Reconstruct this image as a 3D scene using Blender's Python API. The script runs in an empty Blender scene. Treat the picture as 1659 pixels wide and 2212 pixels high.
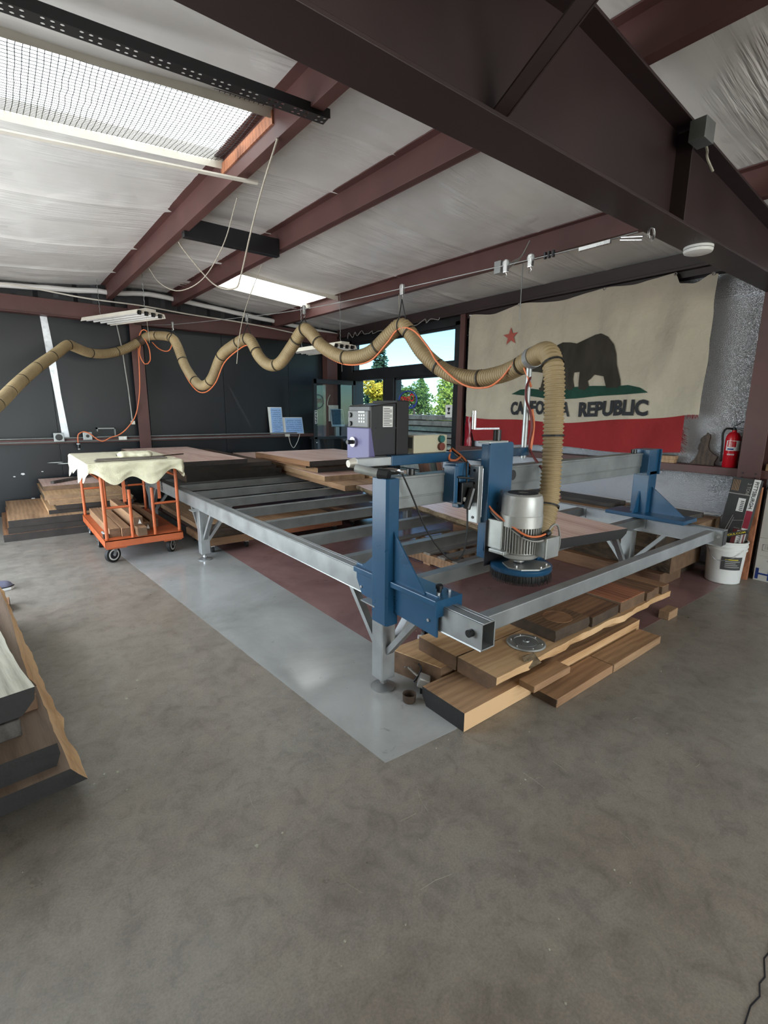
import bpy, bmesh, math, random
from mathutils import Vector, Matrix, noise
random.seed(7)
PI = math.pi
sc = bpy.context.scene
COL = sc.collection

# ------------------------------------------------------------------ camera
F_PX = 1054.0
fw = Vector((0.605331, 0.769685, -0.202877)).normalized()
rt = Vector((0.787132, -0.616721, 0.008841)); rt = (rt - fw * rt.dot(fw)).normalized()
up = rt.cross(fw).normalized()
cd = bpy.data.cameras.new('camera'); cam = bpy.data.objects.new('camera', cd); COL.objects.link(cam)
cam.matrix_world = Matrix(((rt.x, up.x, -fw.x, 0), (rt.y, up.y, -fw.y, 0), (rt.z, up.z, -fw.z, 1.5), (0, 0, 0, 1)))
cd.sensor_fit = 'HORIZONTAL'; cd.sensor_width = 36.0; cd.lens = F_PX / 1659 * 36
cd.clip_start = 0.02; cd.clip_end = 300
sc.camera = cam

# ------------------------------------------------------------------ world, sun, daylight, exposure
sc.view_settings.view_transform = 'Standard'; sc.view_settings.look = 'None'
sc.view_settings.gamma = 1.0; sc.view_settings.use_curve_mapping = False
sc.view_settings.exposure = 0.42
SKYLIGHT = 3.1
w = bpy.data.worlds.new('sky'); sc.world = w; w.use_nodes = True
wn = w.node_tree.nodes; wl = w.node_tree.links
bg = wn['Background']; sky = wn.new('ShaderNodeTexSky'); sky.sky_type = 'NISHITA'
sky.sun_disc = False; sky.sun_elevation = math.radians(38); sky.sun_rotation = math.radians(230)
sky.altitude = 100; sky.air_density = 1.0; sky.dust_density = 0.15; sky.ozone_density = 2.2
tint = wn.new('ShaderNodeMix'); tint.data_type = 'RGBA'; tint.blend_type = 'MULTIPLY'; tint.inputs[0].default_value = 1
tint.inputs[7].default_value = (.62, .95, 1.05, 1); wl.new(sky.outputs[0], tint.inputs[6]); wl.new(tint.outputs[2], bg.inputs[0]); bg.inputs[1].default_value = 0.26
sd = bpy.data.lights.new('sun', 'SUN'); sd.energy = 3.2; sd.angle = 0.01; sd.color = (1, .95, .86)
so = bpy.data.objects.new('sun', sd); COL.objects.link(so)
so.rotation_euler = (math.radians(42), math.radians(-28), 0)      # comes from the west, over the closed wall

XLD = -1.42
def daylight(name, loc, rot, sx, sy, power, col=(1, .97, .93)):
    ld = bpy.data.lights.new(name, 'AREA'); ld.shape = 'RECTANGLE'; ld.size = sx; ld.size_y = sy
    ld.energy = power; ld.color = col
    lo = bpy.data.objects.new(name, ld); COL.objects.link(lo); lo.location = loc; lo.rotation_euler = rot
    return lo
# daylight entering through the open roll-up doorway in the left wall
daylight('side_doorway_daylight', (XLD, 4.9, 1.30), (math.radians(90), 0, math.radians(-90)), 4.2, 2.5, 165, (.94, .97, 1))
daylight('rear_fill_daylight', (1.9, -5.74, 1.40), (math.radians(90), 0, 0), 4.6, 2.7, 225)  # unseen rear light, added to brighten the near ceiling and floor
sc.cycles.use_denoising = True
sc.cycles.max_bounces = 5; sc.cycles.diffuse_bounces = 3; sc.cycles.glossy_bounces = 2
sc.cycles.use_adaptive_sampling = True; sc.cycles.adaptive_threshold = .09; sc.cycles.adaptive_min_samples = 16
sc.cycles.transparent_max_bounces = 12; sc.cycles.sample_clamp_indirect = 6.0
sc.cycles.caustics_reflective = False; sc.cycles.caustics_refractive = False

# ------------------------------------------------------------------ materials
def _new(name):
    m = bpy.data.materials.new(name); m.use_nodes = True
    nt = m.node_tree; return m, nt, nt.nodes['Principled BSDF'], nt.nodes, nt.links
def rgb(c): return (c[0], c[1], c[2], 1)
def srgb(r, g, b):
    f = lambda v: (v / 255 / 12.92) if v / 255 <= .04045 else ((v / 255 + .055) / 1.055) ** 2.4
    return (f(r), f(g), f(b))
def coords(nodes, links, stretch=(1, 1, 1), gen='Object', rot=(0, 0, 0)):
    tc = nodes.new('ShaderNodeTexCoord'); mp = nodes.new('ShaderNodeMapping')
    mp.inputs['Scale'].default_value = stretch; mp.inputs['Rotation'].default_value = rot
    links.new(tc.outputs[gen], mp.inputs[0])
    oi = nodes.new('ShaderNodeObjectInfo'); mul = nodes.new('ShaderNodeMath'); mul.operation = 'MULTIPLY'; mul.inputs[1].default_value = 37.0
    links.new(oi.outputs['Random'], mul.inputs[0]); links.new(mul.outputs[0], mp.inputs['Location'])
    return mp
def noise_tex(nodes, links, mp, scale, detail=4, rough=.55, dist=0):
    n = nodes.new('ShaderNodeTexNoise'); n.inputs['Scale'].default_value = scale; n.inputs['Detail'].default_value = detail
    n.inputs['Roughness'].default_value = rough; n.inputs['Distortion'].default_value = dist
    links.new(mp.outputs[0], n.inputs['Vector']); return n
def ramp(nodes, links, src, stops):
    r = nodes.new('ShaderNodeValToRGB'); e = r.color_ramp.elements
    while len(e) < len(stops): e.new(.5)
    for k, (p, c) in enumerate(stops): e[k].position = p; e[k].color = rgb(c)
    links.new(src, r.inputs[0]); return r
def add_bump(nodes, links, b, src, strength, dist=.01):
    bp = nodes.new('ShaderNodeBump'); bp.inputs['Strength'].default_value = strength; bp.inputs['Distance'].default_value = dist
    links.new(src, bp.inputs['Height']); links.new(bp.outputs[0], b.inputs['Normal']); return bp
def mat(name, c, rough=.5, metal=0, var=.18, vs=5, stretch=(1, 1, 1), bump=0, bs=40, bd=.004, spec=.5, rvar=.1):
    m, nt, b, N, L = _new(name)
    mp = coords(N, L, stretch); n = noise_tex(N, L, mp, vs, 5)
    lo = tuple(x * (1 - var) for x in c); hi = tuple(min(1, x * (1 + var)) for x in c)
    r = ramp(N, L, n.outputs['Fac'], [(.3, lo), (.7, hi)]); L.new(r.outputs[0], b.inputs['Base Color'])
    b.inputs['Metallic'].default_value = metal; b.inputs['Specular IOR Level'].default_value = spec
    mr = N.new('ShaderNodeMapRange'); mr.inputs[3].default_value = max(.02, rough - rvar); mr.inputs[4].default_value = min(1, rough + rvar)
    L.new(n.outputs['Fac'], mr.inputs[0]); L.new(mr.outputs[0], b.inputs['Roughness'])
    if bump:
        n2 = noise_tex(N, L, mp, bs, 3); add_bump(N, L, b, n2.outputs['Fac'], bump, bd)
    return m
def wood(name, light, dark, rings=7.0, rough=.6, bump=.45, knots=True):
    m, nt, b, N, L = _new(name)
    mp = coords(N, L, (.55, 3.2, 3.2))
    n1 = noise_tex(N, L, mp, 1.6, 3, .5, .6)
    wv = N.new('ShaderNodeTexWave'); wv.wave_type = 'BANDS'; wv.bands_direction = 'Y'
    wv.inputs['Scale'].default_value = rings * .32; wv.inputs['Distortion'].default_value = 7.5
    wv.inputs['Detail'].default_value = 3; wv.inputs['Detail Scale'].default_value = .8
    L.new(mp.outputs[0], wv.inputs['Vector'])
    mp2 = coords(N, L, (3, 60, 60)); fine = noise_tex(N, L, mp2, 2.5, 3, .6)
    mx = N.new('ShaderNodeMath'); mx.operation = 'MULTIPLY_ADD'; L.new(wv.outputs['Fac'], mx.inputs[0]); mx.inputs[1].default_value = .16
    L.new(n1.outputs['Fac'], mx.inputs[2])
    mx2 = N.new('ShaderNodeMath'); mx2.operation = 'MULTIPLY_ADD'; L.new(fine.outputs['Fac'], mx2.inputs[0]); mx2.inputs[1].default_value = .46
    L.new(mx.outputs[0], mx2.inputs[2])
    mid = tuple((a + d) / 2 for a, d in zip(light, dark))
    r = ramp(N, L, mx2.outputs[0], [(.54, dark), (.75, mid), (.96, light)])
    L.new(r.outputs[0], b.inputs['Base Color']); b.inputs['Roughness'].default_value = rough
    b.inputs['Specular IOR Level'].default_value = .35
    if bump: add_bump(N, L, b, mx2.outputs[0], bump, .004)
    return m

M = {}
M['galv'] = mat('galvanized_steel', (.37, .385, .385), .46, .8, .16, 7, (1, 1, 1), .05, 60)
M['galv_dull'] = mat('dull_galvanized_steel', (.255, .27, .265), .5, .75, .2, 5, (1, 1, 1), .05, 60)
M['alu'] = mat('aluminium_grey', (.42, .43, .41), .42, .75, .1, 12)
M['silver_paint'] = mat('silver_paint', (.42, .42, .40), .4, .45, .08, 9)
M['steel'] = mat('bright_steel', (.66, .66, .66), .28, 1, .08, 20)
M['dark_steel'] = mat('dark_steel', (.035, .035, .04), .45, .6, .25, 10)
M['blue'] = mat('blue_enamel', srgb(30, 74, 106), .3, 0, .12, 4, (1, 1, 1), .04, 90)
M['maroon'] = mat('maroon_primer', (.088, .036, .032), .55, 0, .22, 2.5, (1, 1, 1), .05, 30)
M['maroon_shaded'] = mat('maroon_primer_shaded', (.026, .0135, .0135), .5, 0, .3, 1.2, (1, 1, 1), .04, 12)  # same maroon paint, darkened so the rafter's shade sits in the colour
M['black_ply'] = mat('black_painted_plywood', (.0065, .0078, .0105), .40, 0, .35, 1.5, (1, 1, .4), .12, 18, .003, .45)
M['black'] = mat('black_plastic', (.0065, .0065, .007), .36, 0, .2, 8)
M['black_mat'] = mat('black_rubber', (.008, .008, .008), .65, 0, .3, 12)
M['black_paint'] = mat('black_paint', (.011, .012, .0145), .4, 0, .3, 4)
M['white'] = mat('white_plastic', (.70, .70, .68), .45, 0, .06, 6)
M['white_enamel'] = mat('white_enamel', (.66, .62, .54), .4, 0, .1, 4)
M['cream'] = mat('cream_box', (.50, .46, .34), .45, 0, .06, 6)
M['orange'] = mat('orange_paint', srgb(184, 92, 50), .45, 0, .25, 6, (1, 1, 1), .08, 40)
M['cord'] = mat('orange_cord', srgb(214, 118, 74), .45, 0, .08, 10)
M['red_cable'] = mat('dark_red_cable', srgb(105, 45, 45), .5)
M['grey_cable'] = mat('grey_cable', (.30, .29, .27), .5)
M['red'] = mat('red_enamel', srgb(190, 22, 36), .22, 0, .1, 3)
M['red_button'] = mat('red_button', srgb(110, 52, 40), .4); M['green_button'] = mat('green_button', srgb(30, 95, 90), .35)
M['purple'] = mat('lavender_plastic', srgb(98, 93, 138), .42, 0, .05)
M['rope'] = mat('rope', (.42, .38, .31), .85, 0, .2, 60)
M['cloth'] = mat('cream_towel', srgb(226, 219, 190), .95, 0, .1, 14, (1, 1, 1), .8, 160, .006, .1)
M['paper'] = mat('paper', (.74, .74, .72), .7, 0, .03)
M['paper_blue'] = mat('whiteboard_sheet', srgb(150, 182, 226), .4, 0, .05)
M['ink'] = mat('dark_ink', (.008, .009, .013), .7); M['ink_blue'] = mat('blue_ink', srgb(26, 52, 120), .5)
M['card'] = mat('black_cardboard', (.035, .035, .035), .6, 0, .3, 5)
M['card_white'] = mat('white_cardboard', (.52, .51, .47), .75, 0, .06, 3)
M['yellow'] = mat('yellow_ink', srgb(214, 196, 30), .6); M['pink'] = mat('crimson_print', srgb(150, 40, 62), .6)
M['rust'] = mat('rusty_steel', (.055, .036, .024), .75, .2, .4, 9, (1, 1, 1), .3, 40)
M['glow_red'] = mat('neon_red', srgb(214, 40, 60), .4); M['glow_blue'] = mat('neon_blue', srgb(60, 70, 170), .4)
M['tube'] = mat('fluorescent_tube', (.78, .78, .76), .3, 0, .03)
M['bark'] = mat('bark', (.075, .052, .036), .9, 0, .55, 14, (.5, 1, 1), 1.0, 26, .02, .15)
M['rot_bark'] = mat('crumbly_bark', (.13, .095, .06), .95, 0, .6, 18, (.6, 1, 1), 1.0, 34, .03, .1)
M['endgrain'] = mat('dark_end_grain', (.06, .04, .026), .75, 0, .4, 10, (1, 1, 1), .4, 50)
M['endgrain_black'] = mat('sealed_end_grain', (.012, .011, .011), .55, 0, .4, 8, (1, 1, 1), .3, 40)
M['end_dark'] = mat('dark_sawn_end', (.024, .018, .015), .7, 0, .4, 9, (1, 1, 1), .3, 50)
M['end_brown'] = mat('brown_end_grain', (.145, .085, .048), .75, 0, .3, 14, (1, 1, 1), .3, 60)
M['end_tan'] = mat('tan_end_grain', (.24, .15, .085), .75, 0, .25, 14, (1, 1, 1), .3, 60)
M['w_light'] = wood('blond_wood', srgb(206, 170, 128), srgb(168, 130, 92))
M['w_pink'] = wood('pink_redwood', srgb(236, 206, 192), srgb(202, 160, 144), 6, .38)
M['w_red'] = wood('redwood', srgb(176, 116, 84), srgb(104, 60, 42))
M['w_brown'] = wood('walnut_brown', srgb(146, 108, 78), srgb(84, 58, 42))
M['w_tan'] = wood('tan_wood', srgb(176, 142, 108), srgb(120, 92, 68))
M['w_grey'] = wood('weathered_grey_wood', srgb(132, 124, 114), srgb(78, 72, 66), 8)
M['w_pale'] = wood('bleached_wood', srgb(178, 176, 160), srgb(122, 118, 104), 7, .7)
M['w_dark'] = wood('dark_wood', srgb(84, 66, 54), srgb(42, 32, 27))
M['w_sap'] = wood('sapwood_edge', srgb(222, 184, 140), srgb(172, 128, 84), 5)
M['w_burl'] = wood('burl_wood', srgb(136, 106, 78), srgb(72, 52, 38), 12)
M['w_slate'] = wood('slate_grey_slab', srgb(92, 88, 84), srgb(52, 48, 46), 8)
M['w_beam'] = wood('beam_wood', srgb(166, 130, 98), srgb(112, 84, 62), 6)
M['w_rough'] = wood('rough_sawn_wood', srgb(132, 114, 98), srgb(92, 76, 64), 5)
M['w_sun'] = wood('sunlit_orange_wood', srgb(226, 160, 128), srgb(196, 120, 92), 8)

def special():
    # concrete floor
    m, nt, b, N, L = _new('sealed_concrete'); M['concrete'] = m
    tc = N.new('ShaderNodeTexCoord'); mp = N.new('ShaderNodeMapping'); L.new(tc.outputs['Object'], mp.inputs[0])
    n1 = noise_tex(N, L, mp, .55, 6, .6, .4); n2 = noise_tex(N, L, mp, 3.2, 8, .65, .3); n3 = noise_tex(N, L, mp, 60, 3, .6)
    r1 = ramp(N, L, n1.outputs['Fac'], [(.3, srgb(134, 123, 112)), (.5, srgb(142, 136, 127)), (.72, srgb(147, 145, 138))])
    r2 = ramp(N, L, n2.outputs['Fac'], [(.28, (.70, .69, .675)), (.5, (.86, .855, .845)), (.75, (1.0, .985, .96))])
    mx = N.new('ShaderNodeMix'); mx.data_type = 'RGBA'; mx.blend_type = 'MULTIPLY'; mx.inputs[0].default_value = 1
    L.new(r1.outputs[0], mx.inputs[6]); L.new(r2.outputs[0], mx.inputs[7])
    n6 = noise_tex(N, L, mp, 11, 6, .72, .6); r6 = ramp(N, L, n6.outputs['Fac'], [(.30, (.74, .73, .72)), (.5, (1, 1, 1)), (.72, (1.17, 1.16, 1.14))])
    n7 = noise_tex(N, L, mp, 130, 2, .7); r7 = ramp(N, L, n7.outputs['Fac'], [(.3, (.84, .84, .84)), (.7, (1.12, 1.12, 1.12))])
    mx3 = N.new('ShaderNodeMix'); mx3.data_type = 'RGBA'; mx3.blend_type = 'MULTIPLY'; mx3.inputs[0].default_value = 1
    L.new(mx.outputs[2], mx3.inputs[6]); L.new(r6.outputs[0], mx3.inputs[7])
    mx4 = N.new('ShaderNodeMix'); mx4.data_type = 'RGBA'; mx4.blend_type = 'MULTIPLY'; mx4.inputs[0].default_value = 1
    L.new(mx3.outputs[2], mx4.inputs[6]); L.new(r7.outputs[0], mx4.inputs[7]); mx = mx4
    mp2 = N.new('ShaderNodeMapping'); mp2.inputs['Scale'].default_value = (1, 1, 1); L.new(tc.outputs['Object'], mp2.inputs[0])
    vo = N.new('ShaderNodeTexVoronoi'); vo.inputs['Scale'].default_value = 9.0; L.new(mp2.outputs[0], vo.inputs['Vector'])
    sp = ramp(N, L, vo.outputs['Distance'], [(.0, (1, 1, 1)), (.022, (0, 0, 0))])
    n4 = noise_tex(N, L, mp, 2.0, 2); r4 = ramp(N, L, n4.outputs['Fac'], [(.55, (0, 0, 0)), (.62, (1, 1, 1))])
    ml = N.new('ShaderNodeMath'); ml.operation = 'MULTIPLY'; L.new(sp.outputs[0], ml.inputs[0]); L.new(r4.outputs[0], ml.inputs[1])
    mx2 = N.new('ShaderNodeMix'); mx2.data_type = 'RGBA'; L.new(ml.outputs[0], mx2.inputs[0]); L.new(mx.outputs[2], mx2.inputs[6]); mx2.inputs[7].default_value = (.6, .58, .52, 1)
    L.new(mx2.outputs[2], b.inputs['Base Color'])
    rr = ramp(N, L, n2.outputs['Fac'], [(.3, (.27,) * 3), (.7, (.44,) * 3)]); L.new(rr.outputs[0], b.inputs['Roughness'])
    add_bump(N, L, b, n3.outputs['Fac'], .12, .004)
    for nm, c, cd_, ro in (('floor_grey', srgb(166, 168, 166), srgb(138, 139, 136), .17), ('floor_red', srgb(140, 108, 105), srgb(110, 82, 80), .26)):
        m, nt, b, N, L = _new(nm); M[nm] = m
        tc = N.new('ShaderNodeTexCoord'); mp = N.new('ShaderNodeMapping'); L.new(tc.outputs['Object'], mp.inputs[0])
        n1 = noise_tex(N, L, mp, 1.3, 7, .62, .5); n3 = noise_tex(N, L, mp, 22, 4, .6); n5 = noise_tex(N, L, mp, 7, 6, .7, 1.0)
        r1 = ramp(N, L, n1.outputs['Fac'], [(.3, cd_), (.62, c)])
        sc_ = ramp(N, L, n5.outputs['Fac'], [(.28, (.55, .55, .55)), (.36, (1, 1, 1))])
        mx = N.new('ShaderNodeMix'); mx.data_type = 'RGBA'; mx.blend_type = 'MULTIPLY'; mx.inputs[0].default_value = 1
        L.new(r1.outputs[0], mx.inputs[6]); L.new(sc_.outputs[0], mx.inputs[7]); L.new(mx.outputs[2], b.inputs['Base Color'])
        b.inputs['Roughness'].default_value = ro; add_bump(N, L, b, n3.outputs['Fac'], .08, .003)
    # vinyl faced roof insulation: wrinkles run across the purlins
    m, nt, b, N, L = _new('vinyl_insulation'); M['vinyl'] = m
    tc = N.new('ShaderNodeTexCoord')
    mp = N.new('ShaderNodeMapping'); mp.inputs['Scale'].default_value = (1.1, 22, 1); L.new(tc.outputs['Object'], mp.inputs[0])
    mpb = N.new('ShaderNodeMapping'); mpb.inputs['Scale'].default_value = (1, 1, 1); L.new(tc.outputs['Object'], mpb.inputs[0])
    wr = noise_tex(N, L, mp, 1.0, 3, .55, .4); ms = noise_tex(N, L, mpb, 1.1, 2); st = noise_tex(N, L, mpb, 1.6, 5)
    msk = ramp(N, L, ms.outputs['Fac'], [(.46, (.08,) * 3), (.6, (1,) * 3)])
    mu = N.new('ShaderNodeMath'); mu.operation = 'MULTIPLY'; L.new(wr.outputs['Fac'], mu.inputs[0]); L.new(msk.outputs[0], mu.inputs[1])
    add_bump(N, L, b, mu.outputs[0], .8, .03)
    cr = ramp(N, L, st.outputs['Fac'], [(.3, (.66, .65, .62)), (.7, (.78, .77, .75))]); L.new(cr.outputs[0], b.inputs['Base Color'])
    b.inputs['Roughness'].default_value = .26; b.inputs['Specular IOR Level'].default_value = .8
    # embossed foil
    m, nt, b, N, L = _new('embossed_foil'); M['foil'] = m
    tc = N.new('ShaderNodeTexCoord')
    mp = N.new('ShaderNodeMapping'); mp.inputs['Rotation'].default_value = (math.radians(45), 0, 0); L.new(tc.outputs['Object'], mp.inputs[0])
    vo = N.new('ShaderNodeTexVoronoi'); vo.inputs['Scale'].default_value = 115; vo.inputs['Randomness'].default_value = .7; L.new(mp.outputs[0], vo.inputs['Vector'])
    big = noise_tex(N, L, mp, 3, 3)
    ad = N.new('ShaderNodeMath'); ad.operation = 'MULTIPLY_ADD'; L.new(vo.outputs['Distance'], ad.inputs[0]); ad.inputs[1].default_value = .6; L.new(big.outputs['Fac'], ad.inputs[2])
    add_bump(N, L, b, ad.outputs[0], .95, .009)
    b.inputs['Base Color'].default_value = (.84, .86, .92, 1); b.inputs['Metallic'].default_value = 1.0; b.inputs['Roughness'].default_value = .36
    # glass
    m, nt, b, N, L = _new('window_glass'); M['glass'] = m
    N.remove(b); tr = N.new('ShaderNodeBsdfTransparent'); tr.inputs[0].default_value = (.93, .96, .96, 1)
    gl = N.new('ShaderNodeBsdfGlossy'); gl.inputs['Roughness'].default_value = .03
    mi = N.new('ShaderNodeMixShader'); mi.inputs[0].default_value = .06; L.new(tr.outputs[0], mi.inputs[1]); L.new(gl.outputs[0], mi.inputs[2])
    L.new(mi.outputs[0], N['Material Output'].inputs[0])
    # translucent skylight sheet, lit by the sky above it
    m, nt, b, N, L = _new('skylight_sheet'); M['skylight'] = m
    tc = N.new('ShaderNodeTexCoord'); mp = N.new('ShaderNodeMapping'); mp.inputs['Scale'].default_value = (.7, 9, 1); L.new(tc.outputs['Object'], mp.inputs[0])
    n = noise_tex(N, L, mp, 2.4, 5, .6); r = ramp(N, L, n.outputs['Fac'], [(.32, (.60, .68, .68)), (.5, (.93, 1, .99)), (.7, (1, 1, 1))])
    b.inputs['Base Color'].default_value = (.8, .85, .85, 1); L.new(r.outputs[0], b.inputs['Emission Color']); b.inputs['Emission Strength'].default_value = SKYLIGHT
    # leaves
    for nm, c in (('leaf_green', srgb(96, 128, 52)), ('leaf_yellow', srgb(206, 186, 62)), ('leaf_dark', srgb(58, 88, 62)), ('leaf_lime', srgb(150, 168, 62))):
        M[nm] = mat(nm, c, .6, 0, .35, 3)
    M['trunk'] = mat('tree_trunk', (.08, .06, .045), .9, 0, .3, 8)
    M['gravel'] = mat('gravel_yard', (.34, .32, .29), .9, 0, .25, 6, (1, 1, 1), .3, 80)
    M['cream_cloth'] = mat('flag_cream_cloth', srgb(178, 169, 153), .85, 0, .07, 3, (1, 1, 1), .55, 7, .03, .15)
    M['red_cloth'] = mat('flag_red_cloth', srgb(140, 44, 46), .85, 0, .1, 3, (1, 1, 1), .5, 7, .03, .15)
    M['bear'] = mat('flag_bear_brown', srgb(60, 56, 50), .85, 0, .28, 6, (1, 1, .4), 0, 40, .002, .15)
    M['grass'] = mat('flag_green', srgb(36, 66, 56), .85, 0, .15, 6, (1, 1, 1), 0, 40, .002, .15)
    M['star'] = mat('flag_star_red', srgb(160, 84, 76), .85, 0, .15, 9, (1, 1, 1), 0, 40, .002, .15)
    # hose
    m = mat('tan_hose', srgb(148, 128, 94), .6, 0, .2, 3, (1, 1, 1), .1, 60); M['hose'] = m
    M['screen'] = mat('tablet_screen', (.025, .04, .045), .2, 0, .6, 30)
special()

# ------------------------------------------------------------------ mesh helpers
class MB:
    def __init__(s): s.v = []; s.f = []; s.m = []
    def add(s, vs, fs, m=0):
        o = len(s.v); s.v += [tuple(v) for v in vs]
        for f in fs: s.f.append(tuple(i + o for i in f)); s.m.append(m)
    def box(s, x0, x1, y0, y1, z0, z1, m=0):
        s.add([(x0, y0, z0), (x1, y0, z0), (x1, y1, z0), (x0, y1, z0), (x0, y0, z1), (x1, y0, z1), (x1, y1, z1), (x0, y1, z1)],
              [(3, 2, 1, 0), (4, 5, 6, 7), (0, 1, 5, 4), (1, 2, 6, 5), (2, 3, 7, 6), (3, 0, 4, 7)], m); return s
    def beam(s, p0, p1, w, h, m=0, upv=(0, 0, 1)):
        p0 = Vector(p0); p1 = Vector(p1); d = (p1 - p0).normalized(); u = Vector(upv)
        if abs(d.dot(u)) > .99: u = Vector((0, 1, 0))
        sd_ = d.cross(u).normalized(); u = sd_.cross(d)
        q = [p + sd_ * (a * w / 2) + u * (b * h / 2) for p in (p0, p1) for a, b in ((-1, -1), (1, -1), (1, 1), (-1, 1))]
        s.add(q, [(3, 2, 1, 0), (4, 5, 6, 7), (0, 1, 5, 4), (1, 2, 6, 5), (2, 3, 7, 6), (3, 0, 4, 7)], m); return s
    def cyl(s, p0, p1, r0, r1=None, n=16, m=0, cap=True):
        r1 = r0 if r1 is None else r1
        return s.tube([p0, p1], [r0, r1], n, m, cap)
    def tube(s, pts, r, n=8, m=0, cap=True):
        pts = [Vector(p) for p in pts]; k = len(pts); rs = r if isinstance(r, (list, tuple)) else [r] * k
        t0 = (pts[1] - pts[0]).normalized(); u = t0.cross(Vector((0, 0, 1)))
        if u.length < 1e-3: u = t0.cross(Vector((1, 0, 0)))
        u.normalize(); vs = []; fs = []
        for i in range(k):
            t = (pts[min(i + 1, k - 1)] - pts[max(i - 1, 0)]).normalized()
            u = (u - t * u.dot(t)).normalized(); w_ = t.cross(u)
            for j in range(n):
                a = 2 * PI * j / n; vs.append(pts[i] + (u * math.cos(a) + w_ * math.sin(a)) * rs[i])
        for i in range(k - 1):
            for j in range(n): fs.append((i * n + j, i * n + (j + 1) % n, (i + 1) * n + (j + 1) % n, (i + 1) * n + j))
        if cap: fs.append(tuple(range(n - 1, -1, -1))); fs.append(tuple((k - 1) * n + j for j in range(n)))
        s.add(vs, fs, m); return s
    def lathe(s, prof, c, n=24, m=0, mats=None):
        vs = []; fs = []; k = len(prof)
        for r, z in prof:
            for j in range(n): a = 2 * PI * j / n; vs.append((c[0] + r * math.cos(a), c[1] + r * math.sin(a), c[2] + z))
        for i in range(k - 1):
            for j in range(n): fs.append((i * n + j, i * n + (j + 1) % n, (i + 1) * n + (j + 1) % n, (i + 1) * n + j))
        s.add(vs, fs, m)
        s.add(vs[:n], [tuple(range(n - 1, -1, -1))], m); s.add(vs[-n:], [tuple(range(n))], m); return s
    def prism(s, poly, ax, a, b, m=0):
        def P(u, v, t): return {'x': (t, u, v), 'y': (u, t, v), 'z': (u, v, t)}[ax]
        n = len(poly); vs = [P(u, v, a) for u, v in poly] + [P(u, v, b) for u, v in poly]
        s.add(vs, [tuple(range(n - 1, -1, -1)), tuple(range(n, 2 * n))] + [(i, (i + 1) % n, n + (i + 1) % n, n + i) for i in range(n)], m); return s
    def grid(s, nx, ny, fn, m=0, mfn=None):
        vs = [fn(i / nx, j / ny) for j in range(ny + 1) for i in range(nx + 1)]
        o = len(s.v); s.v += [tuple(v) for v in vs]
        for j in range(ny):
            for i in range(nx):
                a = o + j * (nx + 1) + i; s.f.append((a, a + 1, a + nx + 2, a + nx + 1))
                s.m.append(mfn((i + .5) / nx, (j + .5) / ny) if mfn else m)
        return s
    def build(s, name, mats, parent=None, smooth=False, bev=0, local=False, origin=None, fixn=True):
        if not isinstance(mats, (list, tuple)): mats = [mats]
        xs = [v[0] for v in s.v]; ys = [v[1] for v in s.v]; zs = [v[2] for v in s.v]
        o = Vector(origin) if origin is not None else Vector(((min(xs) + max(xs)) / 2, (min(ys) + max(ys)) / 2, min(zs)))
        me = bpy.data.meshes.new(name); me.from_pydata([(v[0] - o.x, v[1] - o.y, v[2] - o.z) for v in s.v], [], s.f)
        for m in mats: me.materials.append(M[m] if isinstance(m, str) else m)
        me.polygons.foreach_set('material_index', s.m)
        if fixn:
            bm = bmesh.new(); bm.from_mesh(me); bmesh.ops.remove_doubles(bm, verts=bm.verts, dist=1e-5)
            bmesh.ops.recalc_face_normals(bm, faces=bm.faces); bm.to_mesh(me); bm.free()
        if smooth: me.polygons.foreach_set('use_smooth', [True] * len(me.polygons))
        ob = bpy.data.objects.new(name, me); COL.objects.link(ob)
        if smooth and smooth != 2:
            try: me.set_sharp_from_angle(angle=math.radians(38))
            except Exception: pass
        ob.location = o
        if parent is not None:
            ob.parent = parent
            if not local: ob.location = o - wloc(parent)
        if bev:
            b = ob.modifiers.new('bevel', 'BEVEL'); b.width = bev; b.segments = 2; b.limit_method = 'ANGLE'; b.angle_limit = math.radians(50)
        return ob
def wloc(o):
    v = Vector(o.location)
    while o.parent is not None: o = o.parent; v = v + Vector(o.location)
    return v
def tag(o, label, cat, group=None):
    o['label'] = label; o['category'] = cat; o['kind'] = 'thing'
    if group: o['group'] = group
    return o
def root(name, loc, label, cat, group=None, rz=0):
    e = bpy.data.objects.new(name, None); COL.objects.link(e); e.location = loc; e.rotation_euler = (0, 0, rz); e.empty_display_size = .1
    return tag(e, label, cat, group)
def struct(o, label=None):
    o['kind'] = 'structure'
    if label: o['label'] = label
    return o
def copy_tree(o, parent=None):
    c = o.copy(); COL.objects.link(c); c.parent = parent
    for ch in list(o.children): copy_tree(ch, c)
    return c
def smoothpath(pts, step=.02):
    # Catmull-Rom through the points, resampled
    P = [Vector(p) for p in pts]; P = [P[0] * 2 - P[1]] + P + [P[-1] * 2 - P[-2]]; out = []
    for i in range(1, len(P) - 2):
        a, b, c_, d = P[i - 1], P[i], P[i + 1], P[i + 2]; n = max(2, int((c_ - b).length / step))
        for k in range(n):
            t = k / n; out.append(.5 * ((2 * b) + (c_ - a) * t + (2 * a - 5 * b + 4 * c_ - d) * t * t + (3 * b - a - 3 * c_ + d) * t ** 3))
    out.append(P[-2]); return out
def nz(x, y=0, z=0): return noise.noise(Vector((x, y, z)))
BOLD = [.012]
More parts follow.
